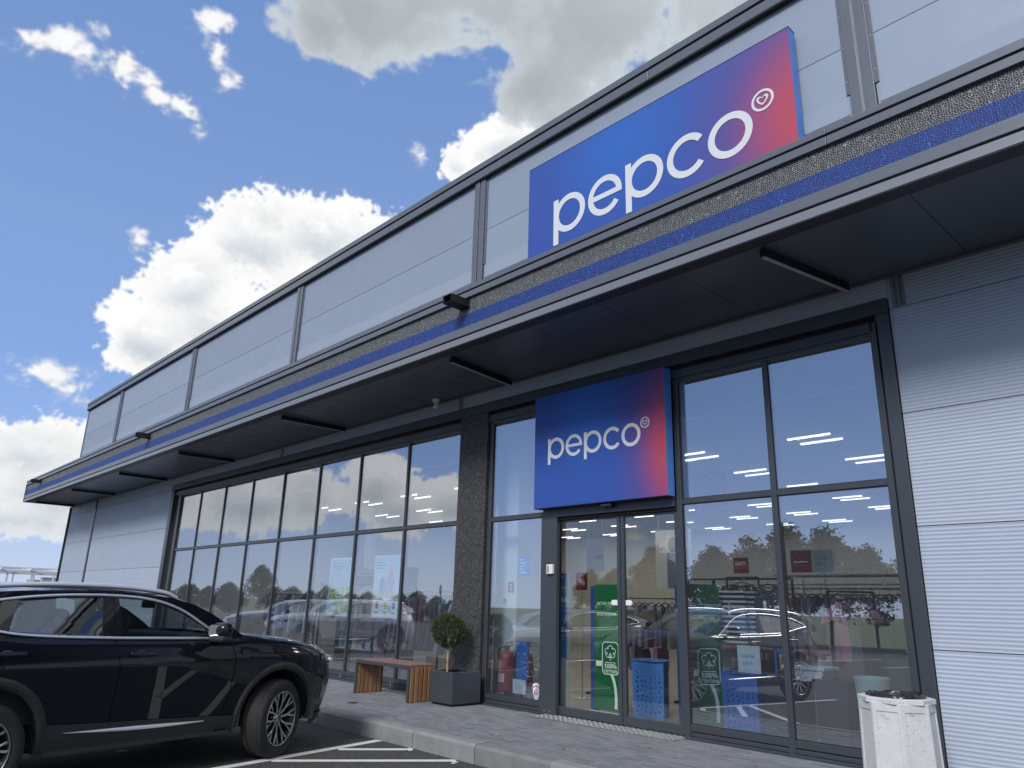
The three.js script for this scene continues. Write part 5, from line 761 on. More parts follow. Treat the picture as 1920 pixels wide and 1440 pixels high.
rack({ label: 'rack of small pale goods in the middle of the long window', garment: 'small pale garment in the middle of the long window', group: 'pale goods in the long window', x: -14.4, z: -1.5, turn: 0.0, L: 2.2, h: 1.7, n: 14, kinds: ['vest', 'tee'], colors: [C.white, C.cream, C.grey, C.white, C.pink], shelf: true });
rack({ label: 'rack of grey clothes at the far end of the long window', garment: 'grey garment at the far end of the long window', group: 'grey clothes at the far end', x: -17.6, z: -1.9, turn: 0.0, L: 2.4, h: 1.5, n: 12, kinds: ['tee', 'trousers'], colors: [C.grey, C.sky, C.black, C.white] });
// single tops in the right-hand window
{
  const stripes = std([1, 1, 1], 0.9, 0, { map: dtex(8, 256, (x, y) => ((y % 32) < 14 ? 0.62 : 0.012), true, [1, 1]) }); stripes.map.repeat.set(1, 2.2);
  const one = (label, x, y, z, g, m, turn = 0) => { const t = thing('hanging_garment', label, 'garment', [x, y, z], turn); mesh('cloth', muv(g.clone()), m, t); mesh('hanger', hangerGeo, M.blackMetal, t).position.y = 0.02; return t; };
  one('black and white striped sleeveless top hanging right of the door', -4.94, 1.735, -1.02, GG.vest, stripes, 0.12); one('second striped top tucked behind the striped sleeveless one', -4.83, 1.735, -1.2, GG.vest, stripes, 0.3); one('dark sleeveless top with a white tag beside the striped one', -4.44, 1.74, -1.0, GG.vest, std([0.055, 0.06, 0.07], 0.9), -0.1);
  one('pink top hanging behind the middle of the right windows', -3.62, 1.60, -1.25, GG.tee, C.pink, 0.8); one('yellow fringed throw hanging behind the right door leaf', -6.35, 1.80, -2.4, GG.vest, C.yellow, 0.4); one('rust coloured top on a hook behind the right door leaf', -6.05, 1.86, -3.2, GG.tee, C.rust, 0.1);
  const tg = thing('price_tag', 'small white paper tag on the dark sleeveless top', 'tag', [-4.47, 1.55, -0.955], 0); mesh('paper', rbx(-0.018, 0.018, -0.06, 0.04, 0, 0.002, 0.0008), M.white, tg); mesh('tag_cord', tube([[0, 0.04, 0.001], [0.004, 0.08, 0], [0, 0.12, 0.001]], 0.001, 8, 4), M.white, tg);
}
// printed boards
function board(name, label, cat, x0, x1, y0, y1, z, tex, back = M.white, turn = 0, hold = '') { const t = thing(name, label, cat, [(x0 + x1) / 2, y0, z], turn), W = x1 - x0, H = y1 - y0; mesh('backing', rbx(-W / 2, W / 2, 0, H, -0.008, 0, 0.002), back, t); const g = new THREE.PlaneGeometry(W - 0.004, H - 0.004); g.translate(0, H / 2, 0.0012); mesh('print', g, new THREE.MeshStandardMaterial({ map: tex, roughness: 0.55 }), t); if (hold === 'stand') { mesh('rod', bx(-0.006, 0.006, FY - y0, 0.001, -0.020, -0.0085), M.steel, t); mesh('foot', bx(-0.09, 0.09, FY - y0, FY - y0 + 0.008, -0.09, 0.06), M.steel, t); } if (hold === 'wires') for (const s of [-1, 1]) mesh('wire', bx(s * W * 0.4 - 0.002, s * W * 0.4 + 0.002, H, 4.05 - y0, -0.006, -0.002), M.steel, t); return t; }
const txt = (x, s, px, py, size, color, font = 'sans-serif', weight = 'bold', align = 'left') => { x.fillStyle = color; x.font = `${weight} ${size}px ${font}`; x.textAlign = align; x.fillText(s, px, py); };
const lines = (x, x0, y, w, n, step, color, h = 3) => { x.fillStyle = color; for (let i = 0; i < n; i++) x.fillRect(x0, y + i * step, w * (0.55 + 0.45 * ((i * 37) % 10) / 10), h); };
{
  board('price_card', 'pale card reading 5,50 ЛВ and 2,81 € leaning above the blue basket', 'price card', -4.60, -4.33, 0.83, 1.11, -0.52, canvasTex(256, 266, (x, w, h) => { x.fillStyle = '#dbe8e6'; x.fillRect(0, 0, w, h); txt(x, '5,50 ЛВ.', 40, 118, 44, '#23303a', 'sans-serif', 'normal'); txt(x, '2,81 €', 50, 186, 44, '#23303a', 'sans-serif', 'normal'); x.fillStyle = '#c3d2d2'; x.fillRect(14, 240, 228, 8); }), M.white, 0, 'stand');
  board('price_card', 'grey card reading 6,00 ЛВ and 3,07 € standing on the clothes rack', 'price card', -4.155, -3.895, 1.93, 2.19, -1.55, canvasTex(256, 256, (x, w, h) => { x.fillStyle = '#9aa5a4'; x.fillRect(0, 0, w, h); txt(x, '6,00 ЛВ.', 36, 118, 42, '#2c3538', 'sans-serif', 'normal'); txt(x, '3,07 €', 44, 178, 42, '#2c3538', 'sans-serif', 'normal'); }), M.white, 0, 'stand');
  board('offer_card', 'dark red card standing beside the grey price card', 'offer card', -4.42, -4.16, 1.93, 2.19, -1.55, canvasTex(256, 256, (x, w, h) => { x.fillStyle = '#7d1b2c'; x.fillRect(0, 0, w, h); x.fillStyle = '#e9d9dc'; x.fillRect(36, 128, 180, 14); lines(x, 40, 150, 150, 3, 14, '#b98590'); }), M.red, 0, 'stand');
  board('offer_card', 'red card reading ХИТ! above the striped top', 'offer card', -5.08, -4.87, 1.92, 2.11, -1.35, canvasTex(256, 230, (x, w, h) => { x.fillStyle = '#8a1620'; x.fillRect(0, 0, w, h); txt(x, 'ХИТ!', 26, 120, 84, '#f0e6e4'); x.fillStyle = '#c88'; x.fillRect(26, 150, 180, 6); lines(x, 26, 170, 120, 2, 16, '#c98c8c'); }), M.red, 0, 'stand');
  board('hanging_banner', 'pale pink hanging banner reading ХИТОВЕ! high behind the window', 'banner', -6.62, -6.02, 2.70, 3.55, -2.9, canvasTex(400, 566, (x, w, h) => { x.fillStyle = '#c56c94'; x.fillRect(0, 0, w, h); x.strokeStyle = '#f4e3ea'; x.lineWidth = 14; x.beginPath(); x.arc(210, 130, 82, Math.PI, 0); x.stroke(); x.beginPath(); x.arc(210, 130, 34, 0, 7); x.stroke(); txt(x, 'хитове!', 32, 330, 82, '#fbeef3'); txt(x, 'на седмицата', 34, 400, 48, '#f6dde7', 'sans-serif', 'normal'); }), std([0.5, 0.2, 0.3], 0.6), 0, 'wires');
  const pCat = (label, x0, x1, tex) => board('window_poster', label, 'poster', x0, x1, 1.20, 2.255, -0.33, tex, M.white, 0, 'wires');
  pCat('pale landscape poster in the window left of the other poster', -13.16, -12.33, canvasTex(320, 410, (x, w, h) => { x.fillStyle = '#e7f0e6'; x.fillRect(0, 0, w, h); x.fillStyle = '#b9cfd4'; x.fillRect(12, 12, w - 24, 190); for (let i = 0; i < 900; i++) { const y = 60 + 320 * rnd(), g = y > 200 ? [120 + 80 * rnd(), 140 + 70 * rnd(), 80 + 50 * rnd()] : [160 + 60 * rnd(), 185 + 40 * rnd(), 190 + 40 * rnd()]; x.fillStyle = `rgb(${g.map(Math.round)})`; x.fillRect(12 + (w - 30) * rnd(), y, 4 + 10 * rnd(), 6 + 16 * rnd()); } lines(x, 30, 34, 190, 3, 22, '#8fa7ad', 8); x.fillStyle = '#dfe8ea'; x.fillRect(20, 290, 50, 62); lines(x, 26, 302, 38, 4, 12, '#8d9aa0'); }));
  pCat('pale poster with three small coloured toys printed along its foot', -11.62, -10.80, canvasTex(320, 410, (x, w, h) => { x.fillStyle = '#dcebe4'; x.fillRect(0, 0, w, h); const g = x.createLinearGradient(0, 10, 0, 280); g.addColorStop(0, '#bfe0e2'); g.addColorStop(0.75, '#dfe9cf'); g.addColorStop(1, '#d4bb62'); x.fillStyle = g; x.fillRect(10, 10, w - 20, 268); lines(x, 26, 40, 130, 3, 20, '#93aeb2', 8); x.fillStyle = '#e6cdbd'; x.beginPath(); x.ellipse(212, 90, 26, 34, 0, 0, 7); x.fill(); x.fillStyle = '#c8b8cf'; x.beginPath(); x.ellipse(206, 190, 50, 80, 0, 0, 7); x.fill(); x.fillStyle = '#8fa6c9'; x.beginPath(); x.ellipse(110, 205, 38, 60, 0, 0, 7); x.fill(); x.fillStyle = '#cdd9a8'; for (let i = 0; i < 160; i++) x.fillRect(12 + 290 * rnd(), 236 + 40 * rnd(), 3, 10); x.fillStyle = '#eef6f2'; x.fillRect(10, 280, w - 20, 120); for (const [cx, c] of [[60, '#b5434a'], [160, '#dccb45'], [260, '#4b7fb0']]) { x.fillStyle = c; x.beginPath(); x.ellipse(cx, 328, 17, 26, 0, 0, 7); x.fill(); x.fillStyle = '#55616a'; x.fillRect(cx - 22, 372, 44, 8); } x.fillStyle = '#e8eef0'; x.fillRect(246, 190, 56, 66); lines(x, 252, 204, 42, 4, 13, '#8d9aa0'); }));
}
{ // notice stand with three blue posters behind the left door leaf
  const t = thing('notice_stand', 'slim pale stand with three blue notices behind the left door leaf', 'notice stand', [-7.045, FY, -0.33]); mesh('post', rbx(-0.10, 0.10, 0, 1.70, -0.05, 0, 0.008), std([0.62, 0.66, 0.67], 0.5), t);
  const tex = (k) => canvasTex(160, 300, (x, w, h) => { x.fillStyle = '#2a72cc'; x.fillRect(0, 0, w, h); lines(x, 14, 24, 110, 3, 16, '#e6f0fb', 5); if (k === 0) { x.fillStyle = '#e8ecf2'; x.fillRect(12, 170, 136, 22); x.fillStyle = '#b5434a'; x.fillRect(90, 174, 14, 14); for (let i = 0; i < 4; i++) { x.strokeStyle = '#cfe0f4'; x.lineWidth = 4; x.strokeRect(16 + i * 34, 212, 20, 26); } } else if (k === 1) { lines(x, 14, 170, 60, 5, 18, '#cfe0f4', 4); x.strokeStyle = '#dce8f6'; x.lineWidth = 5; x.beginPath(); x.moveTo(110, 260); x.lineTo(140, 180); x.lineTo(104, 210); x.lineTo(136, 262); x.stroke(); } else { lines(x, 14, 70, 120, 3, 14, '#cfe0f4', 4); lines(x, 14, 170, 120, 1, 12, '#fff', 9); lines(x, 40, 255, 70, 1, 10, '#cfe0f4', 6); } });
  for (let k = 0; k < 3; k++) { const y0 = 1.40 - k * 0.375; const b = mesh('notice_frame', rbx(-0.105, 0.115, y0 - 0.008, y0 + 0.328, 0.001, 0.012, 0.004), M.satin, t); const g = new THREE.PlaneGeometry(0.19, 0.315); g.translate(0, y0 + 0.16, 0.0128); mesh('notice', g, new THREE.MeshStandardMaterial({ map: tex(k), roughness: 0.5 }), t); }
}
{ // anti-theft gates with green sleeves
  const tex = canvasTex(256, 1024, (x, w, h) => {
    x.fillStyle = '#17653f'; x.fillRect(0, 0, w, h); txt(x, 'естествени', 24, 172, 45, '#e4f0e8', 'sans-serif', 'normal'); txt(x, 'материи', 24, 262, 48, '#e4f0e8', 'sans-serif', 'normal');
    x.fillStyle = '#e4f0e8'; x.fillRect(10, 636, 60, 44); x.strokeStyle = '#dfeee6'; x.lineWidth = 26; x.beginPath(); x.moveTo(150, 720); x.quadraticCurveTo(222, 800, 206, 1010); x.stroke();
    x.fillStyle = '#176340'; x.strokeStyle = '#e9f4ee'; x.lineWidth = 8; const r = 34, X = 76, Y = 480, W = 160, H = 260; x.beginPath(); x.moveTo(X + r, Y); x.arcTo(X + W, Y, X + W, Y + H, r); x.arcTo(X + W, Y + H, X, Y + H, r); x.arcTo(X, Y + H, X, Y, r); x.arcTo(X, Y, X + W, Y, r); x.closePath(); x.fill(); x.stroke();
    x.lineWidth = 6; for (const [cx, cy] of [[156, 532], [128, 552], [184, 552], [136, 582], [176, 582]]) { x.beginPath(); x.arc(cx, cy, 24, 0, 7); x.stroke(); } x.fillStyle = '#176340'; x.beginPath(); x.arc(156, 558, 30, 0, 7); x.fill(); x.beginPath(); x.moveTo(156, 570); x.lineTo(140, 596); x.lineTo(156, 606); x.lineTo(172, 596); x.closePath(); x.stroke(); x.beginPath(); x.moveTo(156, 606); x.lineTo(156, 632); x.stroke(); x.beginPath(); x.moveTo(104, 646); x.lineTo(208, 646); x.stroke(); txt(x, '100%', 156, 692, 50, '#eef7f2', 'sans-serif', 'bold', 'center'); txt(x, 'COTTON', 156, 728, 34, '#eef7f2', 'sans-serif', 'bold', 'center');
  });
  const gate = (label, x, z, turn) => { const t = thing('security_gate', label, 'security gate', [x, FY, z], turn); mesh('sleeve', rbx(-0.215, 0.215, 0.05, 1.58, -0.07, 0.0, 0.01), std([0.03, 0.13, 0.07], 0.5), t); const g = new THREE.PlaneGeometry(0.42, 1.52); g.translate(0, 0.815, 0.0015); mesh('printed_face', g, new THREE.MeshStandardMaterial({ map: tex, roughness: 0.5 }), t); mesh('blue_edge', rbx(-0.30, -0.216, 0.03, 1.56, -0.10, -0.012, 0.01), std([0.018, 0.065, 0.24], 0.5), t); mesh('base_plate', rbx(-0.30, 0.22, 0, 0.029, -0.16, 0.03, 0.006), M.offwhite, t); };
  gate('green sleeved security gate behind the left door leaf, marked 100% COTTON', -6.52, -0.62, 0.0); gate('green sleeved security gate at the right edge of the door, marked 100% COTTON', -5.08, -0.62, 1.0);
}
{ // fire extinguisher, leaflet holder, exit sign on the column
  const ext1 = (label, x, z) => { const t = thing('fire_extinguisher', label, 'fire extinguisher', [x, FY, z]); const r = std([0.36, 0.03, 0.035], 0.35); mesh('cylinder', lathe([[0, 0.15], [0.10, 0.15], [0.112, 0.17], [0.112, 0.58], [0.09, 0.64], [0.045, 0.68], [0.03, 0.70], [0, 0.70]], 28), r, t); mesh('valve', merge([bx(-0.03, 0.03, 0.70, 0.75, -0.03, 0.03), bar([-0.02, 0.77, 0], [0.12, 0.80, 0], 0.02, 0.014)]), M.steel, t); mesh('lever', bar([-0.02, 0.74, 0], [0.12, 0.755, 0], 0.02, 0.012), M.red, t); mesh('hose', tube([[-0.03, 0.73, 0], [-0.13, 0.70, 0.02], [-0.175, 0.55, 0.03], [-0.16, 0.32, 0.03], [-0.14, 0.2, 0.03]], 0.011, 24, 6), M.gasket, t); mesh('nozzle', lathe([[0.01, 0], [0.017, -0.07], [0.01, -0.075]], 10).translate(-0.14, 0.2, 0.03), M.gasket, t); mesh('stand', merge([bx(-0.022, 0.022, 0, 0.15, -0.02, 0.02), bx(-0.1, 0.1, 0, 0.012, -0.1, 0.1)]), r, t); const lb = new THREE.CylinderGeometry(0.1128, 0.1128, 0.30, 20, 1, true, -0.7, 1.4); lb.translate(0, 0.40, 0); mesh('instruction_label', lb, new THREE.MeshStandardMaterial({ roughness: 0.5, map: canvasTex(160, 200, (x, w, h) => { x.fillStyle = '#a3272b'; x.fillRect(0, 0, w, h); lines(x, 20, 12, 110, 7, 12, '#e8d5d3', 4); x.fillStyle = '#d8c8c4'; x.fillRect(18, 110, 124, 74); lines(x, 28, 118, 100, 6, 10, '#a3272b', 3); }) }), t); };
  ext1('red fire extinguisher standing before the pale column, nearer the pier', -8.06, -0.29); ext1('second red fire extinguisher, half hidden by the blue leaflet panel', -7.80, -0.40);
  const t = thing('leaflet_panel', 'upright blue panel standing beside the extinguisher', 'notice panel', [-7.66, FY, -0.20]); mesh('panel', rbx(-0.115, 0.115, 0.33, 0.82, -0.02, 0, 0.004), std([0.03, 0.15, 0.45], 0.45), t); const g = new THREE.PlaneGeometry(0.222, 0.482); g.translate(0, 0.575, 0.0012); mesh('print', g, new THREE.MeshStandardMaterial({ roughness: 0.5, map: canvasTex(160, 350, (x, w, h) => { x.fillStyle = '#2472bd'; x.fillRect(0, 0, w, h); x.fillStyle = '#17508c'; x.fillRect(0, 82, w, 4); for (const y of [14, 104]) { x.save(); x.translate(24, y + 10); x.rotate(0.7); x.fillStyle = '#dbe8f5'; x.fillRect(-12, -4, 24, 8); x.restore(); lines(x, 90, y, 56, 2, 10, '#bcd5ee', 4); } lines(x, 20, 150, 110, 9, 16, '#3f86cb', 3); }) }), t); mesh('leg', bx(-0.02, 0.02, 0, 0.33, -0.02, -0.005), M.blackMetal, t); mesh('foot', bx(-0.09, 0.09, 0, 0.01, -0.08, 0.06), M.blackMetal, t);
  board('paper_notice', 'white sheet of text at the foot of the blue panel', 'notice', -7.77, -7.52, FY + 0.16, FY + 0.34, -0.14, canvasTex(180, 170, (x, w, h) => { x.fillStyle = '#dfe6e8'; x.fillRect(0, 0, w, h); lines(x, 30, 60, 120, 4, 14, '#70808a', 3); }));
  const e = board('exit_plate', 'small red fire point plate on the pale column', 'safety sign', -8.235, -8.105, 1.645, 1.80, -0.439, canvasTex(96, 112, (x, w, h) => { x.fillStyle = '#93242a'; x.fillRect(0, 0, w, h); x.fillStyle = '#e8e0dc'; x.fillRect(40, 26, 18, 66); x.fillRect(28, 24, 34, 12); }));
  const bell = thing('fire_bell', 'black call button on the pale column below the red plate', 'call button', [-8.28, 1.52, -0.434]); mesh('base', rbx(-0.05, 0.05, -0.05, 0.05, -0.015, 0, 0.006), M.white, bell); mesh('knob', (() => { const g = new THREE.CylinderGeometry(0.035, 0.038, 0.03, 20); g.rotateX(Math.PI / 2); g.translate(0, 0.01, 0.016); return g; })(), M.blackMetal, bell);
  board('small_sticker', 'pale blue square sticker high on the pane above the red plate', 'sticker', -7.66, -7.44, 1.86, 2.12, -0.085, canvasTex(64, 72, (x, w, h) => { x.fillStyle = '#3f8fc4'; x.fillRect(0, 0, w, h); lines(x, 8, 10, 44, 5, 12, '#bfe0f0', 5); }), M.sky ?? std([0.1, 0.3, 0.5], 0.5));
}
{ // baskets, tubs and boxes behind the right-hand windows
  const bm = std([0.05, 0.17, 0.52], 0.45);
  const basket = (label, x, y, z, turn, h = 0.62) => { const t = thing('plastic_basket', label, 'basket', [x, y, z], turn); const w = 0.19, d = 0.14; // pierced walls
    const wall = (W, H) => { const s = poly([[-W, 0], [W, 0], [W * 1.06, H], [-W * 1.06, H]]); for (let r = 0; r < 9; r++) for (let c = 0; c < 6; c++) { const px = (c - 2.5) * W * 0.30 + (r % 2) * 0.012, py = 0.07 + r * (H - 0.15) / 9 + 0.012 * Math.sin(c * 1.3); const p = new THREE.Path(); p.absellipse(px, py, 0.009, 0.013, 0, Math.PI * 2, true, 0.4 * ((r + c) % 3 - 1)); s.holes.push(p); } return ext(s, 0.005, 0, 6); };
    const f = wall(w, h); const put = (g, a, dd) => { g = g.clone(); g.translate(0, 0, dd); g.rotateY(a); return g; }; mesh('wall', put(f, 0, d), bm, t); mesh('wall', put(f, Math.PI, d), bm, t); const s2 = wall(d, h); mesh('wall', put(s2, Math.PI / 2, w), bm, t); mesh('wall', put(s2, -Math.PI / 2, w), bm, t); mesh('base', rbx(-w, w, 0, 0.01, -d, d, 0.004), bm, t); mesh('rim', tube([[-w * 1.06, h, d * 1.03], [w * 1.06, h, d * 1.03], [w * 1.06, h, -d * 1.03], [-w * 1.06, h, -d * 1.03], [-w * 1.06, h, d * 1.03]], 0.01, 40, 6), bm, t); };
  basket('tall pierced blue basket behind the pane right of the door', -4.59, FY + 0.02, -0.62, 0.12); basket('blue pierced basket on the floor behind the right door leaf', -6.12, FY, -0.98, 0.4, 0.66);
  const stool = (label, x, z) => { const t = thing('folding_stool', label, 'stool', [x, 1.0, z]); for (const s of [-1, 1]) mesh('leg', tube([[s * 0.10, FY - 1.0, 0], [s * 0.10, 0.1, 0], [s * 0.07, 0.19, 0], [0, 0.22, 0]], 0.014, 16, 6), bm, t); mesh('back', rbx(-0.09, 0.09, 0.03, 0.12, -0.012, 0.012, 0.008), bm, t); };
  stool('blue plastic child chair standing behind the price card', -4.30, -1.0);
  const tub = (name, label, x, z, w, h, d, m, y = 0) => { const t = thing(name, label, 'storage tub', [x, FY + y, z]); const s = poly([[-w * 0.86, 0], [w * 0.86, 0], [w, h], [-w, h]]); mesh('body', (() => { const g = ext(s, d, 0.008); g.translate(0, 0, -d / 2); return g; })(), m, t); mesh('rim', rbx(-w - 0.015, w + 0.015, h - 0.03, h + 0.006, -d / 2 - 0.022, d / 2 + 0.022, 0.008), m, t); mesh('handle', tube([[-0.06, h - 0.02, d / 2 + 0.03], [-0.06, h + 0.03, d / 2 + 0.03], [0.06, h + 0.03, d / 2 + 0.03], [0.06, h - 0.02, d / 2 + 0.03]], 0.006, 20, 5), m, t); };
  const dk = std([0.035, 0.038, 0.045], 0.6), kh = std([0.12, 0.115, 0.085], 0.7), gr = std([0.04, 0.07, 0.055], 0.7), mint = std([0.42, 0.55, 0.48], 0.5);
  tub('laundry_tub', 'dark grey lidded tub beside the blue basket', -4.10, -0.66, 0.20, 0.60, 0.34, dk); tub('laundry_tub', 'dark grey tub in the middle of the last window, left of the mint pot', -3.60, -0.70, 0.17, 0.64, 0.30, dk); tub('laundry_tub', 'tall khaki bin with a round white sticker', -3.66, -1.35, 0.19, 1.35, 0.32, kh); tub('laundry_tub', 'black tall bin beside the khaki one', -3.30, -1.2, 0.16, 1.20, 0.32, M.blackMetal); tub('laundry_tub', 'dark green low bin near the right window frame', -2.95, -1.0, 0.20, 0.92, 0.34, gr); tub('laundry_tub', 'white flat box stacked on the grey tub', -3.92, -0.80, 0.22, 0.14, 0.32, M.white, 0.607);
  { const t = thing('ribbed_pot', 'tall mint green ribbed pot just behind the litter bin', 'pot', [-3.17, FY, -0.5]); const n = 120, g = lathe([[0.10, 0], [0.115, 0.02], [0.15, 0.66], [0.165, 0.70], [0.16, 0.715], [0.15, 0.70], [0.135, 0.66]], n); const p = g.attributes.position; for (let i = 0; i < p.count; i++) { const x = p.getX(i), z = p.getZ(i), a = Math.atan2(x, z), y = p.getY(i); if (y > 0.02 && y < 0.69) { const k = 1 + 0.028 * Math.sin(a * 30); p.setX(i, x * k); p.setZ(i, z * k); } } g.computeVertexNormals(); mesh('body', g, mint, t); mesh('soil_disc', lathe([[0, 0.60], [0.135, 0.60]], 24), dk, t); }
  { const t = thing('white_table', 'pink topped display table behind the striped tops', 'table', [-5.0, FY, -2.2]); mesh('top', rbx(-0.75, 0.75, 0.80, 0.84, -0.4, 0.4, 0.01), C.pink, t); for (const [a, b] of [[-1, -1], [1, -1], [1, 1], [-1, 1]]) mesh('leg', rbx(a * 0.7 - 0.02, a * 0.7 + 0.02, 0, 0.80, b * 0.35 - 0.02, b * 0.35 + 0.02, 0.004), M.offwhite, t); }
  { const t = thing('white_table', 'low white shelf with folded clothes behind the right door leaf', 'table', [-5.55, FY, -2.7]); mesh('top', rbx(-0.5, 0.5, 0.50, 0.53, -0.3, 0.3, 0.008), M.offwhite, t); mesh('top', rbx(-0.5, 0.5, 0.95, 0.98, -0.3, 0.3, 0.008), M.offwhite, t); for (const s of [-1, 1]) mesh('side', rbx(s * 0.5 - 0.012, s * 0.5 + 0.012, 0, 0.98, -0.3, 0.3, 0.004), M.offwhite, t);
    [[-0.28, 0.985, C.pink], [0.0, 0.985, C.white], [0.28, 0.985, C.rust], [-0.25, 0.535, C.white], [0.1, 0.535, C.grey]].forEach(([x, y, c], i) => { const q = thing('folded_clothes', `folded ${['pink', 'white', 'rust', 'cream', 'grey'][i]} clothes on the ${y > 0.9 ? 'upper' : 'lower'} shelf behind the right door leaf`, 'folded clothes', [-5.55 + x, FY + y, -2.7]); for (let k = 0; k < 4; k++) { const g = new RoundedBoxGeometry(0.22, 0.03, 0.3, 2, 0.013); g.rotateY(rr(-0.06, 0.06)); g.translate(0, 0.016 + k * 0.031, 0); mesh('fold', g, c, q); } }); }
  board('poster_panel', 'tall grey poster panel standing far inside behind the left door leaf', 'poster', -9.8, -8.9, 1.9, 3.1, -6.2, canvasTex(200, 270, (x, w, h) => { x.fillStyle = '#c9cdd2'; x.fillRect(0, 0, w, h); x.fillStyle = '#6f7d92'; x.beginPath(); x.ellipse(100, 70, 28, 36, 0, 0, 7); x.fill(); x.fillRect(64, 108, 74, 162); x.fillStyle = '#e2e0dc'; x.fillRect(140, 40, 44, 220); }), M.white, 0, 'wires');
  board('wall_letter_panel', 'white panel with the letters НИ beside the door jamb', 'sign', -8.62, -8.22, 2.05, 2.6, -2.6, canvasTex(160, 220, (x, w, h) => { x.fillStyle = '#d9dad6'; x.fillRect(0, 0, w, h); txt(x, 'ни', 86, 140, 52, '#2c3340', 'sans-serif', 'normal'); }), M.white, 0, 'wires');
  board('percent_card', 'small dark red card with a white percent sign behind the jamb', 'offer card', -7.95, -7.72, 1.72, 1.98, -1.6, canvasTex(110, 124, (x, w, h) => { x.fillStyle = '#7c1f28'; x.fillRect(0, 0, w, h); txt(x, '%', 30, 88, 66, '#e8dada'); }), M.red, 0, 'stand');
}
{ // shelving with small goods inside the long window
  const t = thing('goods_shelf', 'tall open shelf of small pale goods in the long window', 'shelf unit', [-14.2, FY, -2.1]); for (let k = 0; k < 5; k++) mesh('shelf', rbx(-1.2, 1.2, 0.3 + k * 0.38, 0.32 + k * 0.38, -0.2, 0.2, 0.004), M.offwhite, t); mesh('back_panel', bx(-1.2, 1.2, 0.1, 2.0, -0.22, -0.2), M.white, t); for (const s of [-1, 1]) mesh('upright', bx(s * 1.2 - 0.015, s * 1.2 + 0.015, 0, 2.0, -0.2, 0.2), M.blackMetal, t);
  const mats = [C.white, C.cream, C.pink, C.grey, C.sky, C.red]; for (let k = 0; k < 5; k++) for (let i = 0; i < 9; i++) { const w = rr(0.06, 0.1), h = rr(0.12, 0.26), q = thing('packaged_item', 'small pale package standing on the shelf in the long window', 'package', [-15.3 + i * 0.27 + rr(-0.03, 0.03), FY + 0.32 + k * 0.38, -2.02], rr(-0.2, 0.2), 'packages on the window shelf'); mesh('box', rbx(-w, w, 0, h, -0.05, 0.05, 0.006), mats[Math.floor(rnd() * 6)], q); mesh('flap', bx(-w * 0.5, w * 0.5, h, h + 0.03, -0.004, 0.004), C.white, q); }
}

{ // short rails that carry the single tops
  const rail = (label, x, z, L, h, turn = 0) => { const t = thing('display_rail', label, 'display rail', [x, FY, z], turn); mesh('rail', tube([[-L / 2, h, 0], [0, h, 0], [L / 2, h, 0]], 0.012, 4, 8), M.blackMetal, t); for (const s of [-1, 1]) { mesh('upright', rbx(s * L / 2 - 0.012, s * L / 2 + 0.012, 0.02, h, -0.012, 0.012, 0.003), M.blackMetal, t); mesh('foot', rbx(s * L / 2 - 0.015, s * L / 2 + 0.015, 0, 0.02, -0.2, 0.2, 0.004), M.blackMetal, t); } };
  rail('short black rail carrying the striped and dark sleeveless tops', -4.68, -1.06, 1.0, 1.655, 0.02); rail('short black rail carrying the pink top', -3.62, -1.27, 0.5, 1.52, 0.8); rail('short black rail carrying the yellow throw', -6.35, -2.42, 0.5, 1.72, 0.4); rail('short black rail carrying the rust coloured top', -6.05, -3.22, 0.5, 1.78, 0.1);
}
// ------------------------------------------------------------------ beyond the car park
{ // pale steel pergola past the far corner of the building
  const t = thing('pergola', 'pale steel pergola frame standing beyond the far corner of the shop', 'pergola', [0, 0, 0]); const m = std([0.62, 0.64, 0.67], 0.5, 0.1); const X = -60, roof = (z) => 2.78 - 0.0 * z;
  const zs = [6, 3.6, 1.2, -0.4, -1.8, -3.2, -4.62, -5.95, -7.5, -9];
  for (const z of zs) for (const x of [X, X - 6]) mesh('post', rbx(x - 0.06, x + 0.06, 0, roof(z), z - 0.06, z + 0.06, 0.01), m, t);
  for (const x of [X, X - 6]) mesh('beam', rbx(x - 0.07, x + 0.07, 2.78, 2.93, -10, 7, 0.01), m, t); for (let z = -9.6; z < 6.6; z += 1.7) mesh('rafter', rbx(X - 6.3, X + 0.3, 2.935, 3.07, z - 0.05, z + 0.05, 0.01), m, t); for (const x of [X - 1.5, X - 3, X - 4.5]) mesh('purlin', rbx(x - 0.05, x + 0.05, 3.075, 3.17, -10, 7, 0.008), m, t);
}
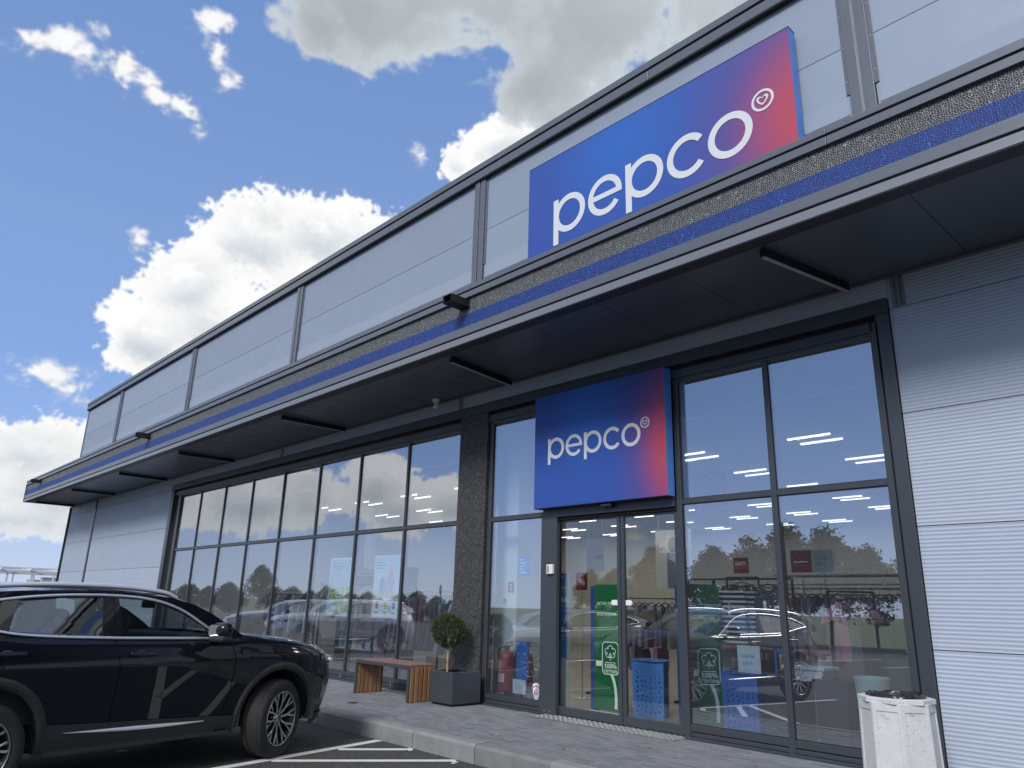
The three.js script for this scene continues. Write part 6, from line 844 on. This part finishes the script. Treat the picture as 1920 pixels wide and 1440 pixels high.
{ // far skyline
  const m = std([0.34, 0.36, 0.40], 0.9), wm = std([0.10, 0.12, 0.15], 0.4); const far = (label, x, z, w, h, d) => { const t = thing('far_building', label, 'building', [x, 0, z]); mesh('block', rbx(-w / 2, w / 2, 0, h, -d / 2, d / 2, 0.3), m, t); mesh('roof', bx(-w / 2 - 0.5, w / 2 + 0.5, h, h + 1.2, -d / 2 - 0.5, d / 2 + 0.5), m, t); };
  const at = (azd, dist) => [Math.sin(azd * D2R) * dist, -Math.cos(azd * D2R) * dist + 7.2];
  [[-79.6, 900, 26, 9, 'low broad block on the horizon nearest the pergola post'], [-78.4, 1000, 14, 15, 'small grey tower on the horizon under the pergola'], [-77.7, 950, 9, 17, 'thin grey tower on the horizon left of the crane'], [-80.5, 1100, 60, 8, 'long low block on the horizon at the far left'], [-77.0, 1000, 40, 8, 'low block on the horizon behind the crane']].forEach(([az, d, w, h, l]) => { const [x, z] = at(az, d); far(l, x, z, w, h, 20); });
  const [x, z] = at(-77.25, 900), c = thing('tower_crane', 'thin tower crane on the horizon under the pergola', 'crane', [x, -10, z], 0.9); mesh('mast', rbx(-0.8, 0.8, 0, 34, -0.8, 0.8, 0.1), m, c); mesh('jib', rbx(-42, 12, 32.6, 33.8, -0.6, 0.6, 0.1), m, c); mesh('counterweight', rbx(9, 12, 29.5, 32.5, -1, 1, 0.1), m, c); mesh('cab', rbx(-1.4, 1.4, 30.2, 32.4, -1.2, 1.2, 0.1), m, c); mesh('tie_bar', bar([0, 38, 0], [-30, 33.8, 0], 0.3, 0.3), m, c); mesh('apex', bar([0, 33.8, 0], [0, 38, 0], 0.8, 0.8), m, c);
}
// trees across the car park, which the glass mirrors
{
  const barkM = std([0.075, 0.058, 0.042], 0.9), leafM = (c) => new THREE.MeshPhysicalMaterial({ vertexColors: true, color: col(...c), roughness: 0.75, side: THREE.DoubleSide });
  const leaves = [leafM([1, 1, 1])];
  function treeGeo(H, Rx, nClump, nLeaf, tone, low = 0.3) {
    const limbs = [tube([[0, 0, 0], [rr(-0.08, 0.08), H * 0.25, rr(-0.08, 0.08)], [rr(-0.15, 0.15), H * 0.55, rr(-0.15, 0.15)], [rr(-0.2, 0.2), H * 0.85, rr(-0.2, 0.2)]], 0.055 * H / 5, 14, 7)];
    { const p = limbs[0].attributes.position; for (let i = 0; i < p.count; i++) { const k = lerp(1.5, 0.35, clamp(p.getY(i) / H)); p.setX(i, p.getX(i) * k); p.setZ(i, p.getZ(i) * k); } }
    const pos = [], cl = [];
    for (let c = 0; c < nClump; c++) {
      const a = rr(0, 6.283), hy = Math.pow(rnd(), 0.85), y = H * lerp(low, 0.97, hy), prof = Math.sin(Math.PI * clamp(0.12 + 0.86 * hy)), r = Rx * prof * Math.sqrt(rnd()) * rr(0.75, 1.18), cx = Math.cos(a) * r, cz = Math.sin(a) * r, cr = Rx * rr(0.16, 0.30), tn = rr(0.75, 1.25) * tone;
      limbs.push(tube([[0, Math.max(H * 0.15, y * 0.55), 0], [cx * 0.5, y * 0.8, cz * 0.5], [cx, y, cz]], 0.012 * H / 5, 5, 4));
      for (let i = 0; i < nLeaf; i++) { const d = new THREE.Vector3(rr(-1, 1), rr(-1, 1), rr(-1, 1)); const L = d.length(); if (L > 1) { i--; continue; } const b = new THREE.Vector3(cx, y, cz).addScaledVector(d, cr * 1.15); b.y -= 0.12 * cr; const s = rr(0.06, 0.12) * (0.7 + H / 14), u = new THREE.Vector3(rr(-1, 1), rr(-0.6, 0.6), rr(-1, 1)).normalize(), v = new THREE.Vector3().crossVectors(u, new THREE.Vector3(rr(-1, 1), rr(-1, 1), rr(-1, 1))).normalize(); const k = tn * rr(0.75, 1.25), C3 = [0.055 * k, 0.082 * k, 0.026 * k]; const q = [b.clone().addScaledVector(u, -s), b.clone().addScaledVector(v, s * 0.5), b.clone().addScaledVector(u, s), b.clone().addScaledVector(v, -s * 0.5)]; for (const j of [0, 1, 2, 0, 2, 3]) { pos.push(q[j].x, q[j].y, q[j].z); cl.push(...C3); } }
    }
    const g = new THREE.BufferGeometry(); g.setAttribute('position', new THREE.Float32BufferAttribute(pos, 3)); g.setAttribute('color', new THREE.Float32BufferAttribute(cl, 3)); g.computeVertexNormals(); return { crown: g, trunk: merge(limbs) };
  }
  const kinds = [treeGeo(5.2, 1.9, 64, 120, 0.8), treeGeo(4.4, 1.7, 56, 120, 0.95), treeGeo(6.0, 2.2, 74, 120, 0.75), treeGeo(2.6, 1.6, 56, 110, 0.8, 0.08)];
  let n = 0; const where = ['opposite the sliding door', 'opposite the pier', 'opposite the bench', 'opposite the long window', 'far along the verge'];
  const put = (k, x, z, s, label) => { const t = thing('verge_tree', label, 'tree', [x, 0, z], rr(0, 6.28), 'trees along the verge'); mesh('trunk', kinds[k].trunk, barkM, t); mesh('crown', kinds[k].crown, leaves[0], t); t.scale.setScalar(s); };
  const ords = ['first', 'second', 'third', 'fourth', 'fifth', 'sixth', 'seventh', 'eighth', 'ninth', 'tenth', 'eleventh', 'twelfth', 'thirteenth', 'fourteenth', 'fifteenth', 'sixteenth', 'seventeenth', 'eighteenth'];
  for (let i = 0; i < 14; i++) put([0, 2, 1, 0, 2][i % 5], 2 - i * 2.45 + rr(-0.6, 0.6), 32.2 + rr(-0.7, 1.2), rr(0.85, 1.12), `leafy verge tree mirrored in the glass, ${ords[i]} from the right`);
  for (let i = 0; i < 18; i++) { const az = (128.5 - i * 1.22 + rr(-0.3, 0.3)) * D2R, d = lerp(62, 118, i / 17) * rr(0.92, 1.1); put(i === 11 ? 2 : 3, -Math.sin(az) * d, -7.2 - Math.cos(az) * d, (i === 11 ? 0.75 : rr(0.75, 1.05)) * lerp(0.85, 1.35, i / 17), `dark bush mirrored low in the long window, ${ords[i]} from the pier`); }
  for (const [x, z, k] of [[-34, 34.5, 0], [-37, 35.5, 0]]) put(1, x, z, 0.9, k === 0 && x > -35 ? 'young slim tree mirrored in the pane next to the pier' : 'young slim tree mirrored second from the pier');
}
{ // round road signs across the road
  const st = std([0.3, 0.31, 0.33], 0.5, 0.6); const s = (x, z, l) => { const t = thing('road_sign', l, 'road sign', [x, 0, z], 0.4); mesh('post', (() => { const g = new THREE.CylinderGeometry(0.04, 0.04, 2.6, 10); g.translate(0, 1.3, 0); return g; })(), st, t); mesh('plate', (() => { const g = new THREE.CylinderGeometry(0.42, 0.42, 0.02, 28); g.rotateX(Math.PI / 2); g.translate(0, 2.6, -0.05); return g; })(), st, t); mesh('clamp', bx(-0.06, 0.06, 2.5, 2.7, -0.04, 0.05), M.steel, t); };
  s(-52, 33, 'grey round road sign seen from behind, mirrored midway along the long window'); s(-92, 40, 'grey round road sign mirrored near the far end of the long window'); s(-88, 41, 'grey round road sign mirrored next to the far pair');
}
renderer.render(scene, camera);
